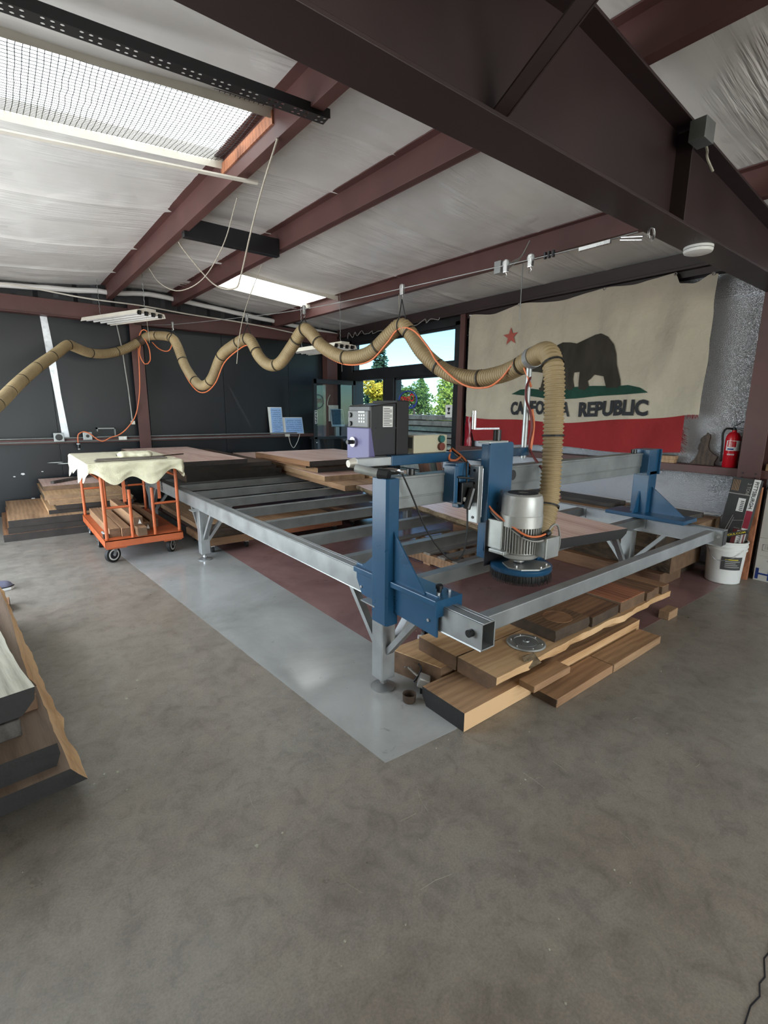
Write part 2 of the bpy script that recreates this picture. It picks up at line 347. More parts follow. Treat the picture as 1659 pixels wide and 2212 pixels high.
def text_mb(txt, height, depth=0.0, font_scale=1.0):
    # flat lettering as a list of (verts, faces) in the XY plane, starting at the origin
    cu = bpy.data.curves.new('lettering', 'FONT'); cu.body = txt; cu.size = 1.0; cu.resolution_u = 3; cu.offset = BOLD[0]
    ob = bpy.data.objects.new('lettering', cu); COL.objects.link(ob)
    dg = bpy.context.evaluated_depsgraph_get(); me = bpy.data.meshes.new_from_object(ob.evaluated_get(dg))
    vs = [v.co.copy() for v in me.vertices]; fs = [tuple(p.vertices) for p in me.polygons]
    bpy.data.objects.remove(ob); bpy.data.curves.remove(cu); bpy.data.meshes.remove(me)
    x0 = min(v.x for v in vs); x1 = max(v.x for v in vs); y0 = min(v.y for v in vs); y1 = max(v.y for v in vs)
    k = height / (y1 - y0)
    return [((v.x - x0) * k, (v.y - y0) * k) for v in vs], fs, (x1 - x0) * k
def print_text(mb, txt, height, width, fn, m=0):
    # fn(u, v) maps lettering coordinates (u along the line, v up) to a point
    vs, fs, wd = text_mb(txt, height); k = (width / wd) if width else 1
    mb.add([fn(u * k, v) for u, v in vs], fs, m); return mb

# ------------------------------------------------------------------ the setting
XW, YB, XL, YF = 5.60, 8.55, -1.45, -5.80
XR = 2.10
def zc(x): return 3.31 - .08 * abs(x - XR)

fl = struct(MB().box(XL, XW + .1, YF, YB + .1, -.12, 0).build('floor', 'concrete', origin=(0, 0, 0)))
p = MB().prism([(1.16, 1.45), (1.786, 1.41), (1.786, 7.6), (.72, 7.6)], 'z', 0, .0012).build('painted_strip', 'floor_grey', fl)
p = MB().prism([(1.786, 1.41), (4.72, 1.385), (5.45, 1.40), (5.45, 8.2), (1.786, 8.2)], 'z', 0, .0011).build('painted_area', 'floor_red', fl)
# crack in the slab at the lower right
ck = MB(); pts = [(1.60, .195), (1.555, .186), (1.525, .19), (1.47, .174), (1.44, .178), (1.405, .168), (1.36, .176), (1.30, .172), (1.22, .18)]
for a, b in zip(pts, pts[1:]): ck.beam((a[0], a[1], .0008), (b[0], b[1], .0008), .0035, .0012)
ck.build('crack', 'dark_steel', fl)

# --- flag wall (right)
wr = MB(); wr.box(XW, XW + .08, YF, 5.17, 0, 3.15)
wall_r = struct(wr.build('wall_right', 'foil'))
frame = MB()
# dark timber around the shop windows
def fr(y0, y1, z0, z1, x0=5.50): frame.box(x0, XW + .08, y0, y1, z0, z1)
fr(5.17, 5.33, 0, 2.80); fr(8.03, 8.55, 0, 2.80); fr(5.17, 8.55, 2.74, 3.15); fr(5.33, 8.03, 2.06, 2.22)
fr(6.76, 7.06, 0, 2.06); fr(5.33, 6.76, 0, .42); fr(7.90, 8.03, 0, 2.06)
frame.build('window_wall', 'black_paint', wall_r, bev=.004)
b = MB(); b.box(5.42, XW, YF, 5.15, .925, 1.0); b.build('girt', 'maroon', wall_r, bev=.004)
b = MB(); b.box(5.44, XW, YF, YB - .1, 2.86, 3.02); b.box(5.40, 5.46, YF, YB - .1, 2.86, 2.885); b.build('eave_strut', 'maroon_shaded', wall_r, bev=.003)
b = MB(); b.box(5.47, XW, YF, 5.17, 2.80, 2.86); b.build('top_rail', 'maroon_shaded', wall_r)
b = MB(); b.box(5.585, 5.60, 1.55, 5.17, 2.58, 2.60); b.build('foil_seam', 'foil', wall_r)
b = MB(); b.box(5.43, 5.47, 5.075, 5.17, 0, 2.86); b.build('jamb', 'maroon', wall_r)
b = MB(); b.box(5.36, 5.375, 1.345, 1.525, 0, 2.6); b.box(5.375, 5.585, 1.43, 1.44, 0, 2.6); b.box(5.585, 5.6, 1.345, 1.525, 0, 2.6)
b.build('column', 'maroon', wall_r, bev=.002)
b = MB()
for zz in (.93, .97):
    for yy in (1.38, 1.48): b.cyl((5.355, yy, zz), (5.362, yy, zz), .009, n=8)
b.build('bolts', 'maroon_shaded', wall_r)

# windows
def window(name, y0, y1, z0, z1, fw_=.035):
    f = MB()
    for a in ((y0, y0 + fw_, z0, z1), (y1 - fw_, y1, z0, z1), (y0, y1, z0, z0 + fw_), (y0, y1, z1 - fw_, z1)): f.box(5.53, 5.575, *a)
    o = struct(f.build(name, 'black_paint', bev=.003))
    MB().box(5.550, 5.554, y0 + fw_, y1 - fw_, z0 + fw_, z1 - fw_).build('pane', 'glass', o)
    return o
struct(window('window_1', 5.33, 8.03, 2.22, 2.74), 'wide transom window above the shop windows')
struct(window('window_2', 5.33, 6.76, .42, 2.06), 'large shop window with a neon sign')
# glass door, swung open into the room, hinged at y = 7.90
dr = root('door_1', (5.50, 7.86, 0), 'dark framed glass door standing open beside the shop window', 'door'); dr['kind'] = 'structure'
del dr['category']
DX0, DX1, DY = 4.56, 5.47, 7.86
f = MB(); f.box(DX0, DX0 + .06, DY, DY + .04, .03, 2.05); f.box(DX1 - .06, DX1, DY, DY + .04, .03, 2.05); f.box(DX0, DX1, DY, DY + .04, 1.97, 2.05); f.box(DX0, DX1, DY, DY + .04, .03, .16)
f.box(DX0, DX1, DY, DY + .04, .98, 1.02)
f.build('door_frame', 'black_paint', dr, bev=.003)
MB().box(DX0 + .06, DX1 - .06, DY + .018, DY + .023, .16, 1.97).build('pane', 'glass', dr)
sg = MB(); sg.box(DX0 + .005, DX0 + .055, DY - .004, DY, 1.26, 1.50, 0)
for a in ((DX0 + .005, DX0 + .011, 1.26, 1.50), (DX0 + .049, DX0 + .055, 1.26, 1.50), (DX0 + .005, DX0 + .055, 1.26, 1.267), (DX0 + .005, DX0 + .055, 1.493, 1.50)): sg.box(a[0], a[1], DY - .006, DY - .004, a[2], a[3], 1)
for k, ch in enumerate('PULL'): print_text(sg, ch, .034, 0, lambda u, v, k=k: (DX0 + .021 + u, DY - .0062, 1.437 - k * .052 + v), 1)
sg.build('pull_sign', ['black', 'paper'], dr)
MB().lathe([(.001, -.02), (.014, -.012), (.014, .0), (.001, .006)], (DX0 + .03, DY - .015, .93), 10).build('knob', 'steel', dr, smooth=True)

# --- black end wall (back)
wb_ = struct(MB().box(XL, XW + .08, YB + .04, YB + .10, 0, 3.35).build('wall_back', 'black_paint'))
edges = [XL, -.52, .70, 1.95, 3.18, 4.42, 5.50]
for a, b2 in zip(edges, edges[1:]):
    MB().box(a + .003, b2 - .003, YB, YB + .04, 1.06, 2.76).build('plywood_panel', 'black_ply', wb_, bev=.002)
    MB().box(a + .003, b2 - .003, YB, YB + .04, 0, 1.0).build('plywood_panel', 'black_ply', wb_, bev=.002)
MB().prism([(.655, 2.75), (.735, 2.75), (.775, 2.2), (.79, 1.7), (.835, 1.07), (.745, 1.07), (.715, 1.7), (.68, 2.2)], 'y', YB - .006, YB).build('foil_strip', mat('foil_tape', (.62, .64, .68), .38, .7, .25, 14, (1, 1, 1), .3, 30), wb_)
b = MB(); b.box(XL, XW, YB - .15, YB - .02, 2.745, 2.955); b.box(XL, XW, YB - .17, YB - .02, 2.735, 2.75); b.build('top_girt', 'maroon', wb_, bev=.004)
b = MB(); b.box(XL, 5.05, YB - .11, YB, 1.0, 1.06); b.build('girt', 'maroon', wb_, bev=.004)
b = MB(); b.box(1.735, 1.90, YB - .19, YB - .175, 0, 3.0); b.box(1.81, 1.82, YB - .175, YB - .02, 0, 3.0); b.build('column', 'maroon', wb_, bev=.002)
b = MB(); b.box(5.15, 5.38, YB - .2, YB - .02, 0, 2.9); b.build('corner_column', 'maroon', wb_, bev=.003)
# corrugated siding showing above the top girt
b = MB(); n = 120
b.grid(n, 1, lambda u, v: (XL + u * (XW - XL), YB - .005 - .02 * (1 if (u * n * .5) % 4 < 2 else 0), 2.93 + v * .42))
b.build('corrugated_siding', 'black_paint', wb_)
b = MB()
for zz in (1.085, 1.035):
    b.cyl((-1.4, YB - .122, zz - .012), (4.5, YB - .122, zz - .005), .0105, n=8)
b.build('conduit', 'galv_dull', wb_, smooth=True)
# paint scuffs on the lower panels
b = MB()
for (x, z, a, h) in ((.22, .58, .05, .03), (.12, .55, .03, .015), (.62, .72, .2, .008), (.72, .70, .16, .01), (.85, .66, .12, .02), (.45, .6, .03, .012), (.95, .73, .08, .006), (1.12, .69, .05, .006), (.3, .22, .05, .02)):
    b.prism([(x - a / 2, z), (x - a / 4, z + h / 2), (x + a / 3, z + h / 2.4), (x + a / 2, z - h / 5), (x, z - h / 2)], 'y', YB - .003, YB - .0005)
b.build('paint_scuffs', 'paper', wb_)

# --- walls never seen, closing the shop
b = MB(); b.box(XL - .08, XL, YF, 2.75, 0, 3.1); b.box(XL - .08, XL, 7.05, YB + .1, 0, 3.1); b.box(XL - .08, XL, 2.75, 7.05, 2.6, 3.1)
struct(b.build('wall_left', 'white_enamel'))
b = MB(); b.box(XL, -.45, YF - .08, YF, 0, 3.35); b.box(4.25, XW + .08, YF - .08, YF, 0, 3.35); b.box(-.45, 4.25, YF - .08, YF, 2.85, 3.35)
struct(b.build('wall_front', 'foil'))

# --- roof: insulation sheets between the purlins, skylights, purlins, rafter
ceil = root('ceiling', (XR, 1.4, 3.3), 'white vinyl insulation roof carried on maroon steel purlins', 'ceiling'); ceil['kind'] = 'structure'; del ceil['category']
bays = [(XL, -.35), (-.35, 1.53), (1.53, 2.52), (2.52, 4.28), (4.28, XW + .05)]
SKY = {1: [(3.02, 3.81), (-3.4, -2.6)], 0: [(3.02, 3.81), (-3.4, -2.6)], 3: [(6.42, 7.2), (-1.9, -1.1)]}
def sheet(x0, x1, y0, y1, k):
    nx = max(6, int((x1 - x0) / .09)); ny = max(4, int((y1 - y0) / .045))
    def fn(u, v):
        x = x0 + u * (x1 - x0); y = y0 + v * (y1 - y0); s_ = math.sin(PI * u)
        z = zc(x) - .022 * s_ - .018 * s_ * abs(nz(x * .7, y * 1.1, k))
        wr_ = max(0, nz(x * .9 + 9, y * .6, k + 3) + (.5 if k in (2, 3) else .1)) * (1 - abs(2 * u - 1) ** 2)
        z += .024 * wr_ * nz(x * 1.2, y * 15, k + 5) + .010 * wr_ * nz(x * 2.0, y * 26, k)
        z -= .016 * math.exp(-(min(v, 1 - v) * (y1 - y0) / .03) ** 2) * (.4 + .6 * s_)   # tucked lap at the seams
        return (x, y, z)
    b = MB().grid(nx, ny, fn)
    return b.build('insulation_sheet', 'vinyl', ceil, smooth=2)
for k, (x0, x1) in enumerate(bays):
    cuts = [YF, -4.6, -3.4, -2.0, -.6, .75, 2.1, 3.02, 3.81, 5.05, 6.42, 7.65, YB + .04]
    holes = SKY.get(k, [])
    for h in holes: cuts += list(h)
    cuts = sorted(set(cuts))
    for a, b2 in zip(cuts, cuts[1:]):
        mid = (a + b2) / 2
        if any(h0 < mid < h1 for h0, h1 in holes): continue
        sheet(x0, x1, a, b2, k)
    for (h0, h1) in holes:
        xa, xb = (x0 + .0, x1 - .0) if k != 3 else (2.52, 4.28)
        b = MB(); n = int((h1 - h0) / .0125)
        def fn(u, v):
            y = h0 - .02 + v * (h1 - h0 + .04); x = xa + u * (xb - xa)
            return (x, y, zc(x) + .05 + .012 * math.sin(2 * PI * y / .075))
        b.grid(6, n, fn); b.build('skylight_panel', 'skylight', ceil, smooth=2)
        cb = MB()   # sheet-metal curb around the opening
        for (ya, yb) in ((h0 - .006, h0), (h1, h1 + .006)):
            cb.add([(xa, ya, zc(xa) - .075), (xb, ya, zc(xb) - .075), (xb, ya, zc(xb) + .06), (xa, ya, zc(xa) + .06)], [(0, 1, 2, 3)])
        cb.build('skylight_curb', 'white_enamel', ceil)
# wire mesh under the big skylight (each wire too thin to pick apart)
wm = MB(); y0, y1 = 3.0, 3.86
def sag(x, y): return zc(x) - .015 - .035 * math.sin(PI * min(1, max(0, (y - y0) / (y1 - y0)))) * (1 + .3 * nz(x * 2, y * 2)) - .02 * max(0, nz(x * 1.5, 3.3, 1))
x = -.35
while x < 1.47:
    wm.tube([(x + .006 * nz(x * 9, j), y0 + (y1 - y0) * j / 12, sag(x, y0 + (y1 - y0) * j / 12)) for j in range(13)], .0021, 4, 0, False); x += .0285
y = y0
while y < y1:
    wm.tube([(-.35 + 1.82 * j / 24, y + .004 * nz(j * .7, y * 9), sag(-.35 + 1.82 * j / 24, y)) for j in range(25)], .0018, 4, 0, False); y += .0265
o = wm.build('wire_mesh', 'dark_steel', ceil, fixn=False); o['kind'] = 'stuff'
# second skylight: louvre-like streaked sheet battens
def purlin(name, xn, xf, m='maroon'):
    y0, y1 = YF, YB - .02; b = MB()
    for (o0, o1, h0, h1) in ((-.006, 0, 0, .195), (0, .065, 0, .008), (-.07, 0, .187, .195), (.057, .065, 0, .022)):
        q = []
        for yy in (y0, y1):
            t = (yy - 1.42) / 7.0; xx = xn + (xf - xn) * max(0, t); zb = zc(xx) - .197
            q += [(xx + o0, yy, zb + h0), (xx + o1, yy, zb + h0), (xx + o1, yy, zb + h1), (xx + o0, yy, zb + h1)]
        b.add(q, [(3, 2, 1, 0), (4, 5, 6, 7), (0, 1, 5, 4), (1, 2, 6, 5), (2, 3, 7, 6), (3, 0, 4, 7)])
    return b.build(name, m, ceil, bev=.002)
purlin('purlin', 1.53, 1.50); purlin('purlin', 2.62, 2.42); purlin('purlin', 4.42, 4.12); purlin('purlin', -.35, -.35)
# trim boards at the right end of the big skylight
b = MB(); b.beam((1.50, 3.0, 3.19), (1.50, 3.84, 3.19), .012, .07); b.build('skylight_trim', 'w_red', ceil)
# rafter: horizontal bottom flange, top flange following the roof
RY = 1.42
b = MB()
tops = [(x, zc(x) - .205) for x in (XL, XR, XW)]
b.prism([(XL, 2.545), (5.58, 2.545), (5.58, tops[2][1]), (XR, tops[1][1]), (XL, tops[0][1])], 'y', RY - .006, RY + .006)
b.box(XL, 5.58, RY - .10, RY + .10, 2.53, 2.546)
for (a, c_) in ((tops[0], tops[1]), (tops[1], tops[2])): b.beam((a[0], RY, a[1]), (c_[0], RY, c_[1]), .20, .014)
for xx in (3.15, 5.36): b.box(xx, xx + .012, RY - .09, RY + .09, 2.55, zc(xx) - .22)
b.build('rafter', 'maroon_shaded', ceil, bev=.002)
b = MB(); b.beam((1.60, 1.37, 2.575), (1.60, .45, 3.085), .075, .007); b.beam((1.635, 1.37, 2.605), (1.635, .45, 3.115), .007, .065); b.build('flange_brace', 'maroon_shaded', ceil)
b = MB(); b.box(1.53, 2.46, 4.87, 4.94, 3.015, 3.18); b.build('ridge_strut', 'black_paint', ceil, bev=.003)
for (y0_, xs_) in ((8.30, None),):
    # rolled edge of the insulation over the end wall
    b = MB(); b.tube([(XL + (XW - XL) * i / 60, YB - .10 + .02 * nz(i * .3), zc(XL + (XW - XL) * i / 60) - .10 - .03 * abs(nz(i * .21, 4))) for i in range(61)], .036, 8); b.build('insulation_roll', 'vinyl', ceil, smooth=2)

# ------------------------------------------------------------------ outdoors, seen through the shop windows
struct(MB().box(XW + .1, 60, -30, 60, -.2, -.06).build('ground', 'gravel'))
def tree(label, x, y, h, rx, kind, leaf, n=2600, seed=0, z0=.4):
    rnd = random.Random(seed); t = root('tree', (x, y, -.06), label, 'tree', 'trees beyond the yard')
    MB().tube([(x, y, -.06), (x + .1, y, h * .4), (x, y + .1, h * .85)], [.16, .12, .03], 8).build('trunk', 'trunk', t)
    b = MB()
    for i in range(n):
        if kind == 'cone':
            q = rnd.random() ** .6; zz = z0 + (h - z0) * (1 - q); r = rx * q * (.45 + .55 * rnd.random()) * (1 + .25 * math.sin(zz * 5)); a = rnd.random() * 2 * PI
            c = Vector((x + r * math.cos(a), y + r * math.sin(a), zz))
        else:
            k = rnd.randrange(9); rr = random.Random(seed * 31 + k)
            cc = Vector((x + rr.uniform(-.6, .6) * rx, y + rr.uniform(-.6, .6) * rx, z0 + (h - z0) * (.25 + .7 * rr.random())))
            d = Vector((rnd.gauss(0, 1), rnd.gauss(0, 1), rnd.gauss(0, 1))).normalized(); c = cc + d * rx * .5 * (.75 + .3 * rnd.random())
        s_ = (.10 + .12 * rnd.random()) * (h / 7) ** .5
        u = Vector((rnd.gauss(0, 1), rnd.gauss(0, 1), rnd.gauss(0, 1))).normalized(); v = u.orthogonal().normalized()
        b.add([c - u * s_, c + v * s_ * .6, c + u * s_, c - v * s_ * .6], [(0, 1, 2, 3)])
    o = b.build('foliage', leaf, t, fixn=False); o['kind'] = 'stuff'
    return t
tree('tall dark fir tree rising behind the transom window', 22, 28.6, 7.0, 1.9, 'cone', 'leaf_dark', 3000, 1)
tree('yellow autumn tree seen through the door opening', 16, 21.0, 2.9, .75, 'round', 'leaf_yellow', 2400, 2, .3)
tree('green fir behind the yellow autumn tree', 34, 45.5, 5.6, 2.2, 'cone', 'leaf_green', 2400, 3)
tree('green fir left of the neon sign', 34, 41.2, 5.8, 1.9, 'cone', 'leaf_dark', 2400, 5)
tree('slim green fir in the middle of the shop window', 34, 37.4, 5.4, 1.8, 'cone', 'leaf_green', 2400, 4)
tree('lime green fir right of the slim fir', 34, 33.8, 5.6, 1.7, 'cone', 'leaf_lime', 2400, 6)
tree('pale fir near the right jamb of the shop window', 34, 30.5, 5.2, 1.5, 'cone', 'leaf_green', 2400, 8)
tree('lime green bushy tree at the right side of the shop window', 26, 25.2, 3.6, 1.5, 'round', 'leaf_lime', 3000, 9, .3)
tree('bushy green tree below the neon sign', 26, 29.0, 3.3, 1.4, 'round', 'leaf_green', 2600, 12, .3)
tree('low yellow shrub behind the outdoor lumber stack', 13.0, 14.6, 1.9, .5, 'round', 'leaf_yellow', 1600, 10, .2)
def outdoor_stack():
    rnd = random.Random(3)
    t = root('lumber_stack', (8.0, 7.2, -.06), 'weathered grey lumber stacked outside behind the shop window', 'lumber')
    for k in range(12):
        a = rnd.uniform(-.15, .1); zz = -.06 + k * .125
        MB().box(7.6 + rnd.uniform(-.06, .06), 8.4, 4.6 + a, 10.4 + a, zz, zz + .1).build('plank', 'w_grey' if k % 3 else 'w_pale', t, bev=.006)
        if k < 11:
            for yy in (5.1, 7.0, 9.0): MB().box(7.62, 8.38, yy, yy + .08, zz + .1, zz + .125).build('sticker', 'w_brown', t)
outdoor_stack()
rnd = random.Random(4)
t = root('offcut_rack', (6.25, 6.1, -.06), 'row of sunlit offcut boards leaning outside below the shop window', 'boards')
for k in range(9):
    y_ = 5.45 + k * .17
    MB().beam((6.35 + .05 * rnd.random(), y_, -.06), (6.15, y_ + rnd.uniform(-.015, .015), .80 + .08 * rnd.random()), .13, .04).build('board', 'w_sun' if k % 3 else 'w_pale', t)

# ------------------------------------------------------------------ milling bed (the long galvanized frame)
bed = root('milling_bed', (2.88, 4.0, 0), 'long galvanized steel bed frame of the slab flattening mill', 'machine bed')
NX0, NX1, FX0, FX1, Y0, Y1 = 1.48, 1.565, 4.20, 4.285, 1.22, 7.15
def rail(x0, x1, y0, y1, z0, z1, cap=True):
    b = MB(); t = .005
    b.box(x0, x0 + t, y0, y1, z0, z1); b.box(x1 - t, x1, y0, y1, z0, z1); b.box(x0, x1, y0, y1, z0, z0 + t); b.box(x0, x1, y0, y1, z1 - t, z1)
    b.box(x0 + .004, x0 + .012, y0, y1, z1, z1 + .004); b.box(x1 - .030, x1 - .022, y0, y1, z1, z1 + .003)
    return b
for x0, x1 in ((NX0, NX1), (FX0, FX1)):
    rail(x0, x1, Y0, Y1, .52, .64).build('rail', 'galv', bed, bev=.003)
for y in (5.88, 5.27, 4.70, 4.12, 3.53, 2.95, 2.38, 1.84, 6.48):
    b = MB(); b.box(NX1, FX0, y - .022, y + .022, .555, .635); b.box(NX1, FX0, y - .030, y + .030, .631, .636)
    c_ = b.build('crossbar', 'galv_dull', bed, bev=.002)
    for xx in (FX0 - .006, NX1):
        q = MB().box(xx, xx + .006, y - .06, y + .06, .548, .638); q.build('bolt_plate', 'galv', c_)
for y in (1.30, 7.05):
    b = MB(); b.box(NX1, FX0, y - .028, y + .028, .555, .632); e_ = b.build('end_bar', 'galv', bed, bev=.004)
    MB().box(FX0 - .007, FX0, y - .075, y + .075, .545, .64).build('bolt_plate', 'galv', e_)
    for dy in (-.055, .055): MB().cyl((FX0 - .007, y + dy, .59), (FX0 - .018, y + dy, .59), .011, n=6).build('bolt', 'steel', e_)
for (lx, s_) in (((NX0 + NX1) / 2, -1), ((FX0 + FX1) / 2, 1)):
    for ly in (1.93, 4.88, 6.9):
        b = MB(); b.box(lx - .045, lx + .045, ly - .045, ly + .045, .065, .53)
        leg = b.build('leg', 'galv', bed, bev=.004)
        for d in (-1, 1):
            MB().beam((lx, ly + d * .045, .23), (lx, ly + d * .30, .525), .04, .03).build('brace', 'galv', leg)
        MB().beam((lx - s_ * .04, ly, .20), (lx - s_ * .32, ly, .56), .045, .03).build('brace', 'galv', leg)
        f = MB(); f.lathe([(.068, 0), (.068, .006), (.03, .014), (.012, .02), (.012, .07)], (lx, ly, .0015), 24); f.build('levelling_foot', 'galv', leg, smooth=True)
        MB().lathe([(.02, .028), (.02, .045)], (lx, ly, 0), 6).build('nut', 'steel', leg)
        MB().box(lx - .11, lx + .11, ly - .06, ly + .06, .515, .522).build('top_plate', 'galv', leg)
MB().cyl((NX0 - .022, 1.275, .586), (NX0 + .002, 1.275, .586), .017, n=14).build('stop_knob', 'black', bed, smooth=True)
MB().box(FX0 + .006, FX1 - .006, Y0 - .003, Y0 + .002, .526, .634).build('rail_cap', 'black', bed)

# ------------------------------------------------------------------ milling gantry (blue)
G = root('milling_gantry', (2.88, 1.84, .64), 'blue and grey gantry of the slab mill with motor and console', 'milling gantry')
PX0, PX1, PY0, PY1 = 1.415, 1.49, 1.775, 1.895
b = MB(); b.prism([(PX0, PY0 + .012), (PX0 + .012, PY0), (PX1, PY0), (PX1, PY1), (PX0, PY1)], 'z', .44, 1.185); post = b.build('near_post', 'blue', G, bev=.004)
b = MB(); b.prism([(1.465, .69), (2.10, .69), (2.10, .60), (2.05, .52), (1.465, .49)], 'x', 1.462, 1.474); b.build('side_plate', 'blue', G, bev=.004)
b = MB(); b.box(1.435, 1.60, 1.45, 2.09, .648, .678); b.build('base_plate', 'blue', G, bev=.004)
b = MB(); b.prism([(1.435, .60), (1.60, .60), (1.60, .678), (1.435, .678)], 'y', 1.445, 1.452); b.build('base_lip', 'blue', G)
b = MB(); b.prism([(PY0, .676), (1.54, .676), (1.56, .70), (PY0, .93)], 'x', 1.455, 1.465); b.build('gusset', 'blue', G, bev=.002)
b = MB(); b.prism([(PY1, .676), (2.05, .676), (PY1, .80)], 'x', 1.455, 1.465); b.build('gusset', 'blue', G, bev=.002)
for (bx, by) in ((1.50, 1.50), (1.57, 1.50), (1.55, 2.04), (1.48, 2.04)):
    MB().cyl((bx, by, .678), (bx, by, .690), .010, n=6).build('bolt', 'steel', G)
MB().lathe([(.012, 0), (.012, .014), (.018, .016), (.018, .032), (.010, .038)], (1.535, 1.53, .678), 12).build('adjuster_knob', 'black', G, smooth=True)
for (by, bz) in ((1.52, .56), (2.05, .565)): MB().cyl((1.456, by, bz), (1.463, by, bz), .008, n=8).build('bolt', 'steel', G)
# far post
b = MB(); b.box(4.205, 4.34, 1.80, 1.93, .675, 1.03); b.build('far_post', 'blue', G, bev=.004)
b = MB(); b.box(4.10, 4.36, 1.46, 2.09, .648, .68); b.build('base_plate', 'blue', G, bev=.004)
b = MB(); b.prism([(1.80, .68), (1.52, .68), (1.80, .90)], 'x', 4.27, 4.28); b.build('gusset', 'blue', G)
b = MB(); b.prism([(4.205, .68), (4.115, .68), (4.205, .86)], 'y', 1.86, 1.87); b.build('gusset', 'blue', G)
b = MB(); b.box(4.16, 4.36, 1.80, 1.93, 1.0, 1.21); b.box(4.33, 4.345, 1.78, 1.94, 1.0, 1.21); b.build('far_head', 'blue', G, bev=.003)
# beam: two-step channel
b = MB(); b.box(1.49, 4.30, 1.855, 1.925, 1.072, 1.175); b.box(1.49, 4.30, 1.862, 1.925, 1.012, 1.066); b.box(1.49, 4.30, 1.858, 1.925, 1.064, 1.074); b.box(1.49, 4.30, 1.85, 1.855, 1.165, 1.178); b.box(1.49, 4.30, 1.85, 1.93, 1.173, 1.179)
b.build('beam', 'galv_dull', G, bev=.003)
b = MB(); b.box(4.17, 4.33, 1.845, 1.856, 1.005, 1.20); ep = b.build('end_plate', 'galv', G, bev=.003)
for (xx, zz) in ((4.19, 1.02), (4.31, 1.02), (4.25, 1.185)): MB().cyl((xx, 1.845, zz), (xx, 1.838, zz), .01, n=8).build('bolt', 'steel', ep)
for xx in (1.66, 4.08): MB().cyl((xx, 1.89, 1.178), (xx, 1.89, 1.21), .022, n=12).build('stop_buffer', 'black', G, smooth=True)
# carriage on the beam
b = MB(); b.box(1.93, 2.30, 1.80, 1.848, .985, 1.16); b.build('carriage', 'blue', G, bev=.004)
b = MB(); b.box(2.01, 2.045, 1.735, 1.80, .90, 1.215); cpl = b.build('guide_plate', 'galv', G, bev=.003)
for zz in (.93, 1.05, 1.12, 1.19): MB().cyl((2.006, 1.765, zz), (2.012, 1.765, zz), .008, n=8).build('bolt_hole', 'black', cpl)
b = MB(); b.box(1.87, 1.90, 1.78, 1.86, 1.02, 1.22); b.box(1.90, 2.00, 1.80, 1.88, 1.16, 1.23); b.build('carriage_bracket', 'blue', G, bev=.003)
b = MB(); b.box(1.91, 2.0, 1.76, 1.85, 1.01, 1.13); b.cyl((1.93, 1.74, .99), (1.97, 1.74, 1.10), .02, n=10); b.cyl((1.89, 1.78, 1.16), (1.98, 1.74, 1.15), .006, n=6); b.build('lock_clamp', 'black', G, bev=.003)
MB().cyl((1.935, 1.76, 1.04), (1.928, 1.755, 1.04), .012, n=10).build('clamp_bolt', 'steel', G)
for xx in (2.055, 2.275): MB().cyl((xx, 1.75, .93), (xx, 1.75, 1.20), .012, n=10).build('guide_rod', 'steel', G, smooth=True)
MB().cyl((2.31, 1.76, 1.145), (2.31, 1.74, 1.145), .03, n=16).build('roller', 'black', G, smooth=True)
# vertical blue slide plate
b = MB(); b.prism([(2.05, .74), (2.25, .74), (2.25, 1.33), (2.235, 1.34), (2.06, 1.34), (2.05, 1.33)], 'y', 1.70, 1.715); b.box(2.05, 2.062, 1.70, 1.76, .70, 1.33); zp = b.build('slide_plate', 'blue', G, bev=.003)
MB().prism([(2.045, .66), (2.26, .66), (2.26, .92), (2.045, .92)], 'y', 1.697, 1.70).build('slide_foot', 'dark_steel', zp)
for (xx, zz) in ((2.165, 1.07), (2.135, 1.005), (2.19, 1.012)): MB().cyl((xx, 1.6995, zz), (xx, 1.70, zz), .008, n=8).build('bolt_hole', 'black', zp)
b = MB(); b.box(2.045, 2.20, 1.70, 1.78, 1.335, 1.347); b.build('slide_top', 'alu', G, bev=.002)
c_ = MB(); c_.cyl((2.145, 1.735, 1.345), (2.145, 1.735, 1.405), .022, n=14); crk = c_.build('crank_hub', 'black', G, smooth=True)
MB().beam((2.15, 1.735, 1.412), (1.975, 1.76, 1.412), .02, .009).build('crank_arm', 'steel', crk)
MB().cyl((1.98, 1.76, 1.41), (1.98, 1.76, 1.505), .013, n=12).build('crank_handle', 'steel', crk, smooth=True)
# motor
MX, MY = 2.175, 1.565
mo = MB(); mo.lathe([(.03, .70), (.03, .725), (.085, .725), (.10, .735), (.105, .755), (.094, .76), (.094, .92)], (MX, MY, 0), 32); motor = mo.build('motor', 'silver_paint', G, smooth=True)
MB().lathe([(.113, .905), (.113, .965), (.109, .97), (.107, 1.045), (.10, 1.07), (.088, 1.077), (.02, 1.081)], (MX, MY, 0), 40).build('fan_cowl', 'silver_paint', motor, smooth=True)
gr = MB()
for k in range(15):
    q = -.07 + k * .01; h = math.sqrt(max(0, .078 ** 2 - q * q)); gr.box(MX + q - .0025, MX + q + .0025, MY - h, MY + h, 1.0775, 1.0812)
gr.build('cowl_slots', 'dark_steel', motor)
fn = MB()
for k in range(44):
    a = 2 * PI * k / 44; d = Vector((math.cos(a), math.sin(a), 0)); c0 = Vector((MX, MY, 0))
    fn.beam(c0 + d * .101 + Vector((0, 0, .765)), c0 + d * .101 + Vector((0, 0, .905)), .0035, .018, 0, d)
fn.build('cooling_fins', 'silver_paint', motor)
tb = MB(); tb.box(2.175, 2.285, 1.405, 1.475, .75, .855); t_ = tb.build('terminal_box', 'alu', motor, bev=.006)
tb = MB(); tb.box(2.172, 2.288, 1.397, 1.406, .747, .858); tb.build('terminal_lid', 'alu', t_, bev=.003)
MB().box(2.185, 2.25, 1.47, 1.51, .765, .84).build('terminal_neck', 'alu', t_)
